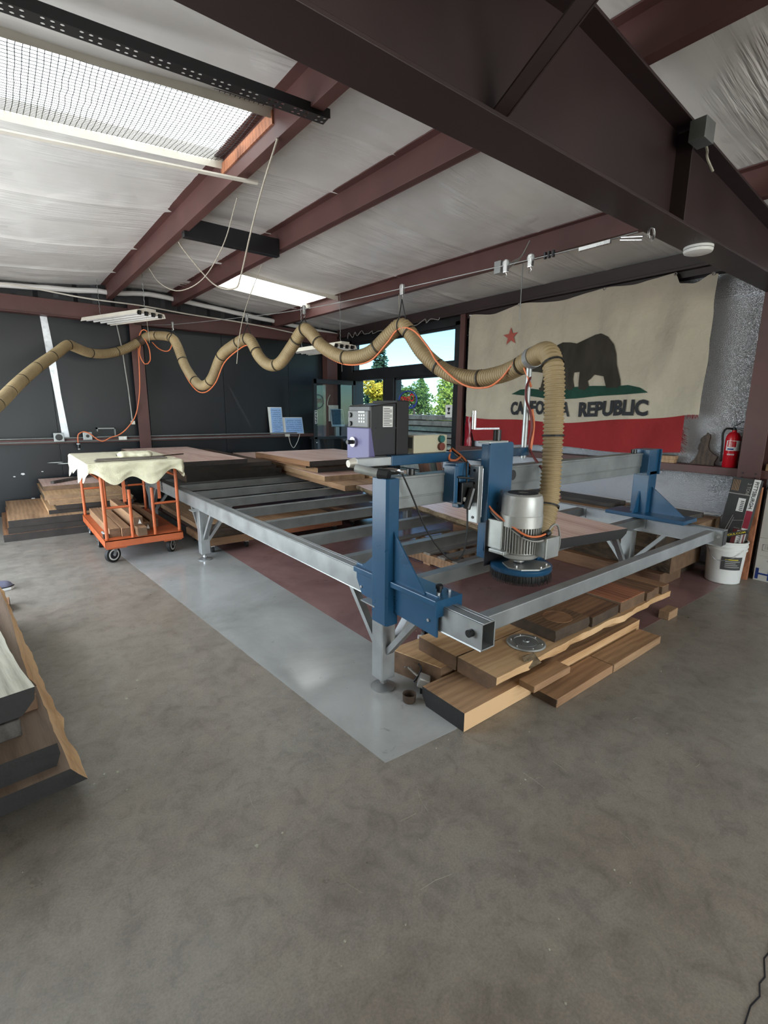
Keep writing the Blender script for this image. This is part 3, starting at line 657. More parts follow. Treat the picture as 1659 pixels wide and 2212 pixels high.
mb_ = MB(); mb_.box(2.06, 2.11, 1.60, 1.70, .77, .93); mb_.build('motor_bracket', 'alu', motor, bev=.004)
MB().box(2.03, 2.09, 1.56, 1.66, .755, .775).build('motor_lug', 'alu', motor, bev=.004)
MB().lathe([(.028, .68), (.028, .73)], (MX, MY, 0), 14).build('spindle', 'dark_steel', motor)
# dust shroud with brush skirt
SX, SY = 2.21, 1.575
sh = MB(); sh.lathe([(.165, .652), (.168, .656), (.168, .676), (.160, .682), (.02, .684)], (SX, SY, 0), 48); shr = sh.build('dust_shroud', 'blue', G, smooth=True)
sp = MB(); sp.prism([(SX - .15, SY - .03), (SX - .13, SY - .10), (SX - .05, SY - .155), (SX + .06, SY - .15), (SX + .10, SY - .10), (SX + .05, SY + .05), (SX - .10, SY + .05)], 'z', .682, .690); sp.build('cover_plate', 'alu', shr, bev=.002)
for (dx, dy) in ((-.11, -.05), (.05, -.125), (-.02, -.14)): MB().lathe([(.009, .690), (.009, .698)], (SX + dx, SY + dy, 0), 8).build('bolt', 'steel', shr)
br = MB(); rnd = random.Random(5)
for k in range(420):
    a = 2 * PI * k / 420; r0 = .160 + .006 * rnd.random(); d = Vector((math.cos(a), math.sin(a), 0)); tt = Vector((-d.y, d.x, 0)) * .0016
    p0 = Vector((SX, SY, .656)) + d * r0; p1 = Vector((SX, SY, .598 + .008 * rnd.random())) + d * (r0 + .010 * rnd.random())
    br.add([p0 - tt, p0 + tt, p1 + tt * .6, p1 - tt * .6], [(0, 1, 2, 3)])
o = br.build('brush_skirt', 'black_mat', shr, fixn=False); o['kind'] = 'stuff'
b = MB(); b.lathe([(.155, .610), (.158, .652)], (SX, SY, 0), 40); b.build('brush_core', 'black_mat', shr)
hp = MB(); hp.tube(smoothpath([(2.30, 1.60, .69), (2.37, 1.62, .695), (2.425, 1.62, .715), (2.44, 1.62, .76)], .01), .062, 20); hp.build('hose_port', 'blue', shr, smooth=True)
# console arm and pole
AY = 2.0
b = MB(); b.box(1.38, 1.60, AY - .025, AY + .025, 1.222, 1.268); b.build('arm_sleeve', 'galv', G, bev=.004)
MB().cyl((1.385, AY, 1.245), (1.345, AY, 1.243), .026, .018, n=16).build('arm_cap', 'white_enamel', G, smooth=True)
b = MB(); b.box(1.60, 2.78, AY - .025, AY + .025, 1.218, 1.272); b.build('console_arm', 'blue', G, bev=.004)
for xx in (2.02, 2.2): MB().box(xx, xx + .05, 1.86, 2.02, 1.178, 1.22).build('arm_block', 'blue', G, bev=.003)
MB().cyl((2.755, AY, 1.20), (2.755, AY, 1.80), .019, n=14).build('hose_pole', 'galv', G, smooth=True)
# hand grip on the arm
g_ = MB(); g_.cyl((1.36, 1.955, 1.225), (1.42, 1.85, 1.205), .021, n=14); grip = g_.build('hand_grip', 'alu', G, smooth=True)
q = MB(); q.cyl((1.42, 1.85, 1.205), (1.445, 1.80, 1.20), .026, n=14); q.beam((1.42, 1.86, 1.225), (1.50, 1.82, 1.215), .02, .012); q.cyl((1.455, 1.82, 1.205), (1.53, 1.83, 1.205), .008, n=8); q.build('grip_lever', 'black', grip, bev=.002)
MB().cyl((1.525, 1.825, 1.208), (1.55, 1.83, 1.205), .013, n=10).build('cable_ferrule', 'steel', grip)
# inverter
VX0, VX1, VY0, VY1, VZ0, VZ1 = 1.485, 1.665, 2.02, 2.215, 1.268, 1.545
b = MB(); b.prism([(VX0 + .01, VZ0), (VX1, VZ0), (VX1, VZ1), (VX0 + .01, VZ1 - .02)], 'y', VY0, VY1); inv = b.build('inverter', 'black', G, bev=.006)
b = MB(); b.box(VX1, VX1 + .085, VY0 - .005, VY1 + .02, VZ0 - .01, VZ1 + .01); b.build('inverter_heatsink', 'black_mat', inv, bev=.006)
b = MB(); b.prism([(VX0, VZ0 - .02), (VX0 + .045, VZ0 - .02), (VX0 + .03, VZ0 + .05), (VX0 + .015, VZ0 + .145), (VX0, VZ0 + .145)], 'y', VY0 - .003, VY1 + .003); b.build('inverter_front', 'purple', inv, bev=.004)
b = MB(); b.box(VX0 - .002, VX0 + .012, VY0 + .005, VY1 - .01, VZ0 + .148, VZ1 - .045); b.build('keypad_panel', mat('keypad_grey', (.10, .10, .098), .4, .4), inv, bev=.003)
k_ = MB()
for zz in (VZ0 + .165, VZ0 + .21): k_.cyl((VX0 - .004, VY1 - .035, zz), (VX0 - .010, VY1 - .035, zz), .013, n=12)
k_.build('keypad_buttons', 'black', inv)
k_ = MB()
for i in range(3):
    for j in range(3): k_.box(VX0 - .004, VX0 - .002, VY0 + .03 + j * .02, VY0 + .044 + j * .02, VZ0 + .172 + i * .016, VZ0 + .182 + i * .016)
k_.box(VX0 - .004, VX0 - .002, VY0 + .03, VY0 + .088, VZ0 + .222, VZ0 + .230)
k_.build('keypad_marks', 'paper', inv)
st = MB(); st.box(1.575, 1.64, VY0 - .0015, VY0, VZ0 + .15, VZ0 + .255, 0)
for i in range(11): st.box(1.580, 1.635 - .015 * (i % 3 == 1), VY0 - .002, VY0 - .0014, VZ0 + .158 + i * .0085, VZ0 + .161 + i * .0085, 1)
st.build('rating_label', ['paper', 'ink'], inv)
sw = MB(); sw.cyl((VX0, 2.15, VZ0 + .07), (VX0 - .012, 2.15, VZ0 + .07), .026, n=18, m=0); sw.cyl((VX0 - .012, 2.15, VZ0 + .07), (VX0 - .045, 2.15, VZ0 + .07), .012, n=10, m=1); sw.build('selector_switch', ['steel', 'black'], inv)
b = MB(); b.box(VX0 + .045, VX1, VY0 - .004, VY0, VZ0 + .143, VZ0 + .147); b.build('cover_seam', 'dark_steel', inv)
# push-button box
b = MB(); b.box(1.775, 2.03, 2.0, 2.10, 1.272, 1.372); pb = b.build('control_box', 'cream', G, bev=.006)
MB().cyl((1.975, 2.0, 1.348), (1.975, 1.982, 1.348), .020, n=18).build('green_button', 'green_button', pb)
MB().cyl((1.975, 2.0, 1.305), (1.975, 1.982, 1.305), .022, n=18).build('red_button', 'red_button', pb)
MB().box(1.7745, 1.775, 2.01, 2.08, 1.30, 1.36).build('box_window', 'galv', pb)
# cables of the gantry
cb = MB(); pth = [(2.06, 1.99, 1.28), (2.08, 1.90, 1.22), (2.06, 1.78, 1.12), (2.07, 1.70, .98), (2.07, 1.53, .895), (2.085, 1.455, .865), (2.14, 1.43, .858), (2.20, 1.43, .862), (2.23, 1.44, .864)]
for k, (dz, mm) in enumerate(((.012, 'cord'), (0, 'black'), (-.012, 'grey_cable'))):
    MB().tube(smoothpath([(x + .003 * k, y - .003 * k, z + dz) for x, y, z in pth], .02), .0058, 6).build('power_cable', mm, G, smooth=2)
MB().tube(smoothpath([(2.05, 1.99, 1.285), (2.02, 1.97, 1.235), (2.05, 1.95, 1.225), (2.08, 1.93, 1.25)], .01), .008, 6).build('power_cable', 'cord', G, smooth=2)
for q in ((2.072, 1.84, 1.17), (2.065, 1.715, 1.02), (2.08, 1.48, .872)):
    MB().lathe([(.014, -.004), (.014, .004)], q, 10).build('cable_tie', 'black', G)
MB().cyl((2.205, 1.435, .868), (2.255, 1.445, .872), .017, n=12).build('cable_gland', 'black', G, smooth=True)
MB().tube(smoothpath([(2.25, 1.445, .88), (2.29, 1.44, .91), (2.35, 1.45, .89), (2.41, 1.47, .80), (2.42, 1.49, .72), (2.38, 1.52, .70)], .015), .006, 6).build('motor_cable', 'grey_cable', G, smooth=2)
MB().tube(smoothpath([(1.545, 1.828, 1.205), (1.585, 1.80, 1.10), (1.66, 1.75, .90), (1.76, 1.70, .76), (1.86, 1.70, .745), (1.93, 1.73, .85), (1.955, 1.76, 1.02), (1.96, 1.78, 1.20), (1.985, 1.80, 1.235), (2.0, 1.82, 1.21)], .02), .0048, 6).build('brake_cable', 'black_mat', G, smooth=2)
MB().tube(smoothpath([(2.755, 1.985, 1.72), (2.70, 1.97, 1.66), (2.69, 1.96, 1.58), (2.75, 1.965, 1.50), (2.77, 1.96, 1.40), (2.765, 1.96, 1.26), (2.72, 1.80, 1.12), (2.70, 1.70, 1.02), (2.69, 1.66, .98)], .02), .008, 6).build('drop_cable', 'red_cable', G, smooth=2)
MB().tube(smoothpath([(2.775, 1.97, 1.52), (2.79, 1.96, 1.42), (2.775, 1.955, 1.30), (2.77, 1.96, 1.24)], .02), .008, 6).build('drop_cable', 'cord', G, smooth=2)

# ------------------------------------------------------------------ suction hose, its cable and pulleys
def corrugated(path, r=.0575, pitch=.0235, amp=.0055):
    raw = smoothpath(path, .008); st_ = pitch / 4; out = [raw[0]]; acc_ = 0
    for a, b in zip(raw, raw[1:]):
        d = (b - a).length; t = st_ - acc_
        while t <= d: out.append(a + (b - a) * (t / d)); t += st_
        acc_ = d - (t - st_)
    return out, [r + amp * math.cos(i * PI / 2) for i in range(len(out))]
hose_pts = [(-1.38, 4.0, .95), (-1.0, 4.1, 1.0), (-.6, 4.4, 1.1), (-.25, 4.9, 1.25), (-.09, 5.45, 1.41), (.07, 5.95, 1.565), (.24, 6.5, 1.75), (.44, 6.95, 1.945), (.66, 7.33, 2.13), (.80, 7.55, 2.255), (.86, 7.62, 2.29), (.93, 7.72, 2.275), (1.12, 7.90, 2.235), (1.35, 8.05, 2.255), (1.60, 8.15, 2.34), (1.82, 8.20, 2.47),
            (1.92, 8.12, 2.545), (1.99, 7.85, 2.535), (2.055, 7.45, 2.475), (2.085, 7.28, 2.36), (2.12, 7.08, 2.06), (2.17, 6.78, 1.835), (2.205, 6.57, 1.81), (2.235, 6.38, 1.90), (2.275, 6.14, 2.14), (2.32, 5.88, 2.235),
            (2.365, 5.62, 2.29), (2.385, 5.50, 2.26), (2.41, 5.34, 2.08), (2.44, 5.17, 1.985), (2.475, 4.98, 1.99), (2.51, 4.76, 2.14), (2.54, 4.57, 2.285), (2.56, 4.46, 2.25), (2.59, 4.27, 2.10), (2.64, 3.97, 1.985), (2.69, 3.66, 2.0), (2.73, 3.43, 2.13),
            (2.752, 3.31, 2.195), (2.768, 3.22, 2.15), (2.795, 3.05, 1.955), (2.835, 2.82, 1.80), (2.87, 2.57, 1.745), (2.86, 2.32, 1.76), (2.81, 2.12, 1.80), (2.755, 1.98, 1.842), (2.69, 1.84, 1.86), (2.64, 1.76, 1.80), (2.62, 1.72, 1.68), (2.615, 1.70, 1.45), (2.60, 1.68, 1.15), (2.55, 1.65, .96), (2.47, 1.625, .82), (2.44, 1.62, .745)]
hs = root('suction_hose', (2.6, 3.3, 1.75), 'ribbed tan dust suction hose slung in loops across the shop', 'hose')
pts, rs = corrugated(hose_pts)
MB().tube(pts, rs, 16).build('ribbed_tube', 'hose', hs, smooth=2)
def band_at(i0, w_=3):
    i0 = min(max(i0, 1), len(pts) - 5); MB().tube([pts[i0 + k] for k in range(w_)], .0655, 16, 0, False).build('hose_tie', 'black_mat', hs)
acc = 0
for i in range(1, len(pts)):
    acc += (pts[i] - pts[i - 1]).length
    if acc > .42: band_at(i); acc = 0
k0 = min(range(len(pts)), key=lambda i: (pts[i] - Vector((2.755, 1.98, 1.842))).length)
MB().tube([pts[k0 - 4 + k] for k in range(9)], .067, 20).build('hose_clamp', 'galv', hs, smooth=True)
k1 = min(range(len(pts)), key=lambda i: (pts[i] - Vector((1.85, 8.20, 2.49))).length)
MB().tube([pts[k1 - 10 + k] for k in range(20)], .068, 14).build('taped_joint', 'w_dark', hs, smooth=True)

cable_pts = [(1.89, 8.32, 2.73), (2.08, 7.3, 2.63), (2.393, 5.448, 2.52), (2.511, 4.745, 2.488), (2.625, 4.07, 2.478), (2.759, 3.269, 2.485), (2.969, 2.013, 2.502), (3.05, 1.53, 2.525)]
ct = root('hanging_cable', (2.7, 3.6, 2.47), 'thin steel cable strung from rafter to end wall carrying the hose', 'cable')
MB().tube(smoothpath(cable_pts, .08), .0035, 6).build('wire_rope', 'galv', ct)
e = MB(); e.tube([Vector((3.065 + .035 * math.cos(a), 1.46, 2.50 + .035 * math.sin(a))) for a in [i * PI / 6 - 1.2 for i in range(11)]], .007, 8); e.build('eye_bolt', 'steel', ct, smooth=True)
e = MB(); e.tube([(3.045, 1.50, 2.475), (3.03, 1.62, 2.50), (3.035, 1.62, 2.515), (3.052, 1.50, 2.495)], .006, 8); e.build('turnbuckle', 'steel', ct, smooth=True)
e = MB(); e.box(2.985, 3.005, 1.66, 1.86, 2.485, 2.505); e.build('turnbuckle_body', 'steel', ct)
for k in range(3): MB().box(2.955, 2.975, 2.02 + k * .03, 2.032 + k * .03, 2.485, 2.525).build('rope_clip', 'dark_steel', ct)
e = MB(); e.tube([(1.80, 8.36, 2.74), (1.86, 8.34, 2.735), (1.93, 8.25, 2.71)], .008, 6); e.build('wall_hook', 'rust', ct)
def cable_z(y):
    for a, b in zip(cable_pts, cable_pts[1:]):
        if b[1] <= y <= a[1]:
            t = (a[1] - y) / (a[1] - b[1]); return tuple(a[i] + (b[i] - a[i]) * t for i in range(3))
    return cable_pts[-1]
def pulley(y, label, sling=True, drop=None):
    cx, cy, cz = cable_z(y); t = root('cable_pulley', (cx, cy, cz), label, 'pulley', 'pulleys on the hose cable')
    MB().cyl((cx - .008, cy, cz + .008), (cx + .008, cy, cz + .008), .026, n=14).build('wheel', 'galv', t)
    MB().box(cx - .012, cx + .012, cy - .018, cy + .018, cz - .05, cz + .03).build('cheek', 'steel', t, bev=.004)
    MB().tube([(cx, cy, cz - .05), (cx + .012, cy, cz - .065), (cx, cy + .006, cz - .085), (cx - .012, cy, cz - .07)], .004, 6).build('hook', 'steel', t)
    if sling and drop:
        i = min(range(len(pts)), key=lambda i: abs(pts[i].y - cy) + (0 if pts[i].z > 2.0 and pts[i].x > 1.7 else 5)); h = pts[i]
        loop = [Vector((cx, cy, cz - .08))] + [h + Vector((.066 * math.cos(a), .02 * math.sin(a), .066 * math.sin(a))) for a in [PI * .8 - k * PI * 1.6 / 14 + 0 for k in range(15)] for _ in (0,)][0:0]
        d = (pts[i + 2] - pts[i - 2]).normalized(); s_ = d.cross(Vector((0, 0, 1))).normalized(); u_ = s_.cross(d)
        ring = [h + (s_ * math.sin(a) - u_ * -math.cos(a)) * .066 for a in [-2.6 + k * 5.2 / 16 for k in range(17)]]
        ring = [h + (s_ * math.sin(a) + u_ * -math.cos(a)) * .066 for a in [-2.3 + k * 4.6 / 16 for k in range(17)]]
        MB().tube([Vector((cx, cy, cz - .085))] + ring + [Vector((cx, cy, cz - .085))], .005, 6).build('sling_strap', 'black_mat', t)
    return t
pulley(7.36, 'cable pulley with sling above the first hose loop near the end wall', True, 1)
pulley(5.56, 'cable pulley with sling between the second and third hose loops', True, 1)
pulley(4.55, 'tall cable pulley with sling before the fluorescent light by the windows', True, 1)
pulley(3.29, 'cable pulley with sling in front of the transom window', True, 1)
pulley(2.36, 'spare cable pulley hanging empty, left one of the pair near the rafter', False)
pulley(2.18, 'spare cable pulley hanging empty, right one of the pair near the rafter', False)

# orange extension cord: hose bundle, wall run and plug
oc = root('extension_cord', (1.2, 8.3, 1.0), 'orange extension cord tied along the hose and looped to the wall', 'cord')
cord1 = [(.915, 8.37, 1.00), (.915, 8.37, 1.06), (.93, 8.37, 1.13), (1.0, 8.37, 1.165), (1.08, 8.37, 1.13), (1.15, 8.37, 1.06), (1.23, 8.36, 1.02), (1.33, 8.36, 1.07), (1.47, 8.36, 1.12), (1.60, 8.35, 1.24), (1.71, 8.33, 1.42), (1.78, 8.30, 1.75), (1.80, 8.27, 2.1), (1.80, 8.22, 2.38), (1.83, 8.18, 2.58), (1.88, 8.15, 2.64), (1.93, 8.12, 2.60), (1.96, 8.05, 2.5)]
MB().tube(smoothpath(cord1, .03), .0085, 6).build('cord_run', 'cord', oc, smooth=2)
MB().tube(smoothpath([(1.83, 8.18, 2.45), (1.80, 8.16, 2.28), (1.85, 8.12, 2.15), (1.92, 8.10, 2.2), (1.92, 8.1, 2.38), (1.87, 8.12, 2.52)], .03), .0085, 6).build('cord_loop', 'cord', oc, smooth=2)
under = [(1.96, 8.05, 2.46), (1.985, 7.85, 2.36), (2.01, 7.6, 2.30), (2.03, 7.42, 2.31), (2.06, 7.30, 2.43), (2.075, 7.24, 2.36), (2.09, 7.10, 2.02), (2.14, 6.82, 1.77), (2.19, 6.58, 1.715), (2.235, 6.30, 1.82), (2.28, 6.08, 2.05), (2.33, 5.80, 2.17), (2.38, 5.55, 2.22), (2.40, 5.40, 2.08), (2.45, 5.10, 2.02), (2.50, 4.85, 2.03), (2.52, 4.62, 2.30), (2.53, 4.42, 2.20), (2.57, 4.22, 2.03), (2.63, 3.94, 1.92), (2.68, 3.64, 1.93), (2.70, 3.42, 2.06), (2.71, 3.28, 2.16), (2.73, 3.12, 2.14), (2.75, 2.96, 2.0), (2.76, 2.84, 1.86), (2.78, 2.60, 1.70), (2.80, 2.40, 1.67), (2.77, 2.24, 1.72), (2.76, 2.10, 1.84), (2.745, 2.02, 1.76), (2.74, 1.965, 1.66)]
MB().tube(smoothpath(under, .03), .0075, 6).build('cord_along_hose', 'cord', oc, smooth=2)
q = MB(); q.lathe([(.018, 0), (.022, .02), (.022, .05), (.010, .075)], (.915, 8.37, .93), 14, 0); q.build('plug_body', 'black', oc, smooth=True)
q = MB(); q.lathe([(.022, 0), (.022, .012)], (.915, 8.37, .985), 14, 0); q.build('plug_cap', 'white', oc)
for dx in (-.007, .007): MB().box(.915 + dx - .002, .915 + dx + .002, 8.366, 8.374, .905, .932).build('prong', 'steel', oc)

# ------------------------------------------------------------------ flag
def cloth_x(y, z):
    t = (y - 2.0) / 3.0; s_ = 5.405
    s_ += .020 * nz(y * 2.0, z * .7, 1) + .012 * nz(y * 5 + z * 1.5, z * 1.3 - y, 2) + .005 * nz(y * 13, z * 9, 5)
    s_ += .018 * math.sin((y * 1.9 + z * 1.3) * 4.2) * max(0, 1 - abs(y - 2.35) / .8)
    for gy in (5.03, 4.2, 3.06, 2.34):
        s_ += .012 * math.sin((y - gy) * 16) * math.exp(-((y - gy) / .4) ** 2) * max(0, (z - 1.9) / 1.0)
    return min(s_, 5.425)
def top_edge(y):
    ks = [(5.06, 2.845), (4.6, 2.80), (4.2, 2.865), (3.6, 2.81), (3.06, 2.855), (2.7, 2.83), (2.34, 2.87), (2.28, 2.76), (2.15, 2.74), (2.0, 2.80), (1.93, 2.78)]
    for a, b in zip(ks, ks[1:]):
        if b[0] <= y <= a[0]: t = (a[0] - y) / (a[0] - b[0]); t = t * t * (3 - 2 * t); return a[1] + (b[1] - a[1]) * t
    return 2.78
def right_edge(z): return 1.945 + .03 * nz(z * 3) + (.06 if z > 2.6 else 0) * 0
def seam(y): return 1.385 + .04 * ((y - 3.6) / 1.3) ** 2 * (1 if y > 3.6 else 2.0) + .012 * math.sin(y * 5)
def bot_edge(y): return 1.08 + .015 * math.sin(y * 4) + .03 * max(0, 2.6 - y)
fg = root('flag', (5.47, 3.5, 1.08), 'cream state flag with bear, red star and red stripe pinned to the wall', 'flag')
YL, YR, YRR = 5.05, 1.95, 2.08
f_ = MB()
def fn(u, v):
    y = YL + (YR - YL) * u; y += .02 * nz(v * 4, 3) * (u > .96); zt = top_edge(y); zb = seam(max(y, 2.05)); z = zb + (zt - zb) * v
    return (cloth_x(y, z), y, z)
f_.grid(110, 56, fn); cream = f_.build('cream_field', 'cream_cloth', fg, smooth=2)
f_ = MB()
def fn2(u, v):
    y = 4.97 - .10 * (1 - v) * (1 - u) + (YRR - 4.97) * u; z = bot_edge(y) + (seam(max(y, 2.05)) + .004 - bot_edge(y)) * v
    return (cloth_x(y, z) + .004, y, z)
f_.grid(90, 14, fn2); f_.build('red_stripe', 'red_cloth', fg, smooth=2)
rnd = random.Random(9); fr_ = MB()
for k in range(60):
    z = 1.12 + rnd.random() * .25; y = YRR + .01; L_ = .02 + .05 * rnd.random()
    fr_.tube([(5.405, y, z), (5.40, y - L_, z - .02 - .03 * rnd.random())], .0012, 3)
for k in range(40):
    y = 1.96 + rnd.random() * .1; fr_.tube([(5.405, y, seam(2.05)), (5.403, y + rnd.uniform(-.02, .02), seam(2.05) - .02 - .03 * rnd.random())], .001, 3)
o = fr_.build('frayed_threads', 'red_cloth', fg); o['kind'] = 'stuff'
def draped(poly, name, m, off=.006, cell=.06):
    bm = bmesh.new(); vs = [bm.verts.new((0, y, z)) for y, z in poly]; f0 = bm.faces.new(vs)
    bmesh.ops.triangulate(bm, faces=[f0])
    for _ in range(8):
        es = [e for e in bm.edges if e.calc_length() > cell]
        if not es: break
        bmesh.ops.subdivide_edges(bm, edges=es, cuts=1); bmesh.ops.triangulate(bm, faces=bm.faces)
    bm.verts.index_update(); b = MB(); b.add([(cloth_x(v.co.y, v.co.z) - off, v.co.y, v.co.z) for v in bm.verts], [tuple(v.index for v in f.verts) for f in bm.faces]); bm.free()
    return b.build(name, m, fg, fixn=False)
grass = [(4.24, 1.735), (4.10, 1.79), (3.95, 1.80), (3.75, 1.775), (3.5, 1.79), (3.3, 1.80), (3.1, 1.805), (2.95, 1.80), (2.78, 1.795), (2.68, 1.80), (2.55, 1.77), (2.46, 1.715), (2.7, 1.70), (3.0, 1.69), (3.3, 1.665), (3.6, 1.655), (3.9, 1.70)]
draped(grass, 'grass_plot', 'grass', .008)
bear = [(4.06, 2.06), (4.05, 2.13), (3.99, 2.16), (3.93, 2.22), (3.88, 2.27), (3.85, 2.24), (3.80, 2.25), (3.70, 2.25), (3.60, 2.30), (3.52, 2.325), (3.42, 2.315), (3.34, 2.295), (3.22, 2.335), (3.12, 2.37), (3.05, 2.375), (2.96, 2.33), (2.88, 2.24), (2.845, 2.14), (2.83, 2.02), (2.80, 1.93), (2.775, 1.86), (2.765, 1.80), (2.80, 1.775), (2.93, 1.78), (2.94, 1.815), (2.875, 1.84), (2.90, 1.875), (2.97, 1.905), (3.02, 1.95), (3.055, 1.955), (3.11, 1.90), (3.16, 1.86), (3.14, 1.80), (3.19, 1.76), (3.27, 1.775), (3.275, 1.85), (3.27, 1.97), (3.345, 1.965), (3.35, 1.89), (3.325, 1.80), (3.36, 1.765), (3.44, 1.775), (3.46, 1.82), (3.43, 1.86), (3.50, 1.92), (3.56, 1.87), (3.62, 1.80), (3.66, 1.76), (3.80, 1.765), (3.81, 1.80), (3.75, 1.83), (3.72, 1.90), (3.75, 1.98), (3.85, 2.0), (3.95, 2.01), (4.03, 2.03)]
draped(bear, 'bear_figure', 'bear', .012)
star = []
for k in range(10):
    r_ = .118 if k % 2 == 0 else .046; a = PI / 2 + k * PI / 5 + .06; star.append((4.305 - r_ * math.cos(a), 2.475 + r_ * math.sin(a)))
b = MB()
for k in range(10):
    q0, q1 = star[k], star[(k + 1) % 10]; pp = [(4.305, 2.475), q0, q1]
    b.add([(cloth_x(y, z) - .014, y, z) for y, z in pp], [(0, 1, 2)])
b.build('star', 'star', fg, fixn=False)
BOLD[0] = .045
for word, ya, yb in (('CALIFORNIA', 4.235, 3.36), ('REPUBLIC', 3.245, 2.445)):
    b = MB(); print_text(b, word, .175, ya - yb, lambda u, v, ya=ya: (0, ya - u, 1.46 + v + .012 * math.sin((ya - u) * 5 + 1)))
    b.v = [(cloth_x(y, z) - .013, y, z) for _, y, z in b.v]
    b.build('lettering', 'ink', fg, fixn=False)
BOLD[0] = .012
for (y, z) in ((5.03, 2.835), (4.2, 2.855), (3.06, 2.845), (2.33, 2.855), (1.99, 2.79)):
    MB().tube([Vector((5.395, y + .014 * math.cos(a), z + .014 * math.sin(a))) for a in [i * PI / 4 for i in range(9)]], .004, 6).build('grommet_hook', 'steel', fg)

for o in fg.children:      # the cloth hangs a little shy of full size
    off = wloc(o)
    for v in o.data.vertices:
        v.co.y = (v.co.y + off.y) * .984 - off.y; v.co.z = 1.5 + (v.co.z + off.z - 1.5) * .984 - off.z

# ------------------------------------------------------------------ things on the flag-wall ledge
ex = root('fire_extinguisher', (5.50, 1.635, 1.0), 'red fire extinguisher with black hose standing on the ledge', 'fire extinguisher')
EX, EY = 5.50, 1.635
MB().lathe([(.058, 0), (.062, .006), (.062, .27), (.056, .30), (.04, .325), (.02, .335), (.018, .35)], (EX, EY, 1.0), 28).build('cylinder', 'red', ex, smooth=True)
lb = MB()
def around(u, z0, z1, a0, a1, r, m, n=10):
    lb.grid(n, 1, lambda p_, q_: (EX + r * math.cos(a0 + (a1 - a0) * p_), EY + r * math.sin(a0 + (a1 - a0) * p_), z0 + (z1 - z0) * q_), m)
around(0, 1.16, 1.255, PI - .55, PI + 1.7, .0628, 0, 16); around(0, 1.195, 1.25, PI - .35, PI + .75, .0634, 1, 10)
for k in range(3): around(0, 1.202 + k * .014, 1.207 + k * .014, PI - .2, PI + .25, .0638, 0, 6)
around(0, 1.168, 1.182, PI - .3, PI + .5, .0634, 2, 8)
for k in range(6): around(0, 1.118, 1.132, PI - .25 + k * .16, PI - .15 + k * .16, .0630, 0, 2)
lb.build('label', ['paper', 'red', 'ink_blue'], ex, fixn=False)
v_ = MB(); v_.cyl((EX, EY, 1.345), (EX, EY, 1.375), .017, n=12); v_.beam((EX, EY + .02, 1.375), (EX, EY - .105, 1.352), .02, .012); v_.beam((EX, EY + .01, 1.385), (EX - .01, EY - .065, 1.435), .02, .010); v_.build('valve_handle', 'black', ex, bev=.003)
MB().tube(smoothpath([(EX, EY + .015, 1.36), (EX - .02, EY + .06, 1.365), (EX - .02, EY + .085, 1.32), (EX - .02, EY + .078, 1.22), (EX - .02, EY + .072, 1.10), (EX - .02, EY + .07, 1.05)], .02), .009, 8).build('discharge_hose', 'black_mat', ex, smooth=2)
sil = [(2.0, 1.0), (1.955, 1.045), (1.93, 1.10), (1.925, 1.14), (1.935, 1.155), (1.93, 1.19), (1.915, 1.225), (1.92, 1.24), (1.915, 1.262), (1.895, 1.285), (1.875, 1.30), (1.868, 1.318), (1.855, 1.308), (1.84, 1.30), (1.835, 1.27), (1.842, 1.24), (1.845, 1.19), (1.83, 1.15), (1.79, 1.11), (1.75, 1.088), (1.762, 1.06), (1.775, 1.03), (1.772, 1.0)]
tag(MB().prism(sil, 'x', 5.52, 5.545).build('cutout_figure', 'w_dark'), 'dark wooden cutout of a seated bearded figure on the ledge', 'cutout')
for k, (z0, lab) in enumerate(((1.0, 'lower of two small light wood blocks stacked on the ledge'), (1.0365, 'upper of two small light wood blocks stacked on the ledge'))):
    tag(MB().box(5.44, 5.52, 2.11 - .01 * k, 2.36, z0, z0 + .036).build('wood_block', 'w_tan', bev=.002), lab, 'block', 'blocks on the ledge')
tag(MB().box(5.44, 5.54, 1.18, 1.335, 1.0, 1.06).build('wood_block', 'w_tan', bev=.002), 'wood block on the ledge right of the steel column', 'block', 'blocks on the ledge')
rb = MB(); rnd = random.Random(2)
def rbf(u, v):
    a = 2 * PI * u; z = 1.002 + .52 * v; r = .07 * (1 + .22 * nz(math.cos(a) * 2, math.sin(a) * 2, z * 9)) * (1 - .25 * v)
    return (5.505 + r * .5 * math.cos(a), 4.99 + r * math.sin(a), z)
rb.grid(24, 30, rbf); tag(rb.build('plastic_bag', mat('red_cellophane', srgb(150, 30, 44), .22, 0, .3, 9), smooth=2), 'shiny red plastic wrapped bundle in the corner left of the flag', 'bag')
# neon open sign hung in the shop window, reading from outside
os_ = root('open_sign', (5.50, 6.40, 1.45), 'oval neon open sign seen from behind in the shop window', 'sign')
MB().tube([Vector((5.52, 6.40 + .23 * math.cos(a), 1.685 + .145 * math.sin(a))) for a in [i * PI / 16 for i in range(33)]], .009, 8).build('oval_tube', 'glow_blue', os_, smooth=2)
b = MB(); print_text(b, 'Open', .17, .34, lambda u, v: (5.515, 6.235 + u, 1.615 + v)); b.build('lettering', 'glow_red', os_, fixn=False)
MB().tube(smoothpath([(5.52, 6.2, 1.58), (5.52, 6.3, 1.55), (5.52, 6.36, 1.57), (5.52, 6.28, 1.60), (5.52, 6.18, 1.60)], .02), .006, 6).build('flourish_tube', 'glow_blue', os_, smooth=2)
MB().box(5.525, 5.53, 6.17, 6.63, 1.54, 1.83).build('backing_sheet', 'glass', os_)
for yy in (6.25, 6.55): MB().cyl((5.52, yy, 1.80), (5.52, yy, 2.05), .0015, n=4).build('hanging_wire', 'dark_steel', os_)
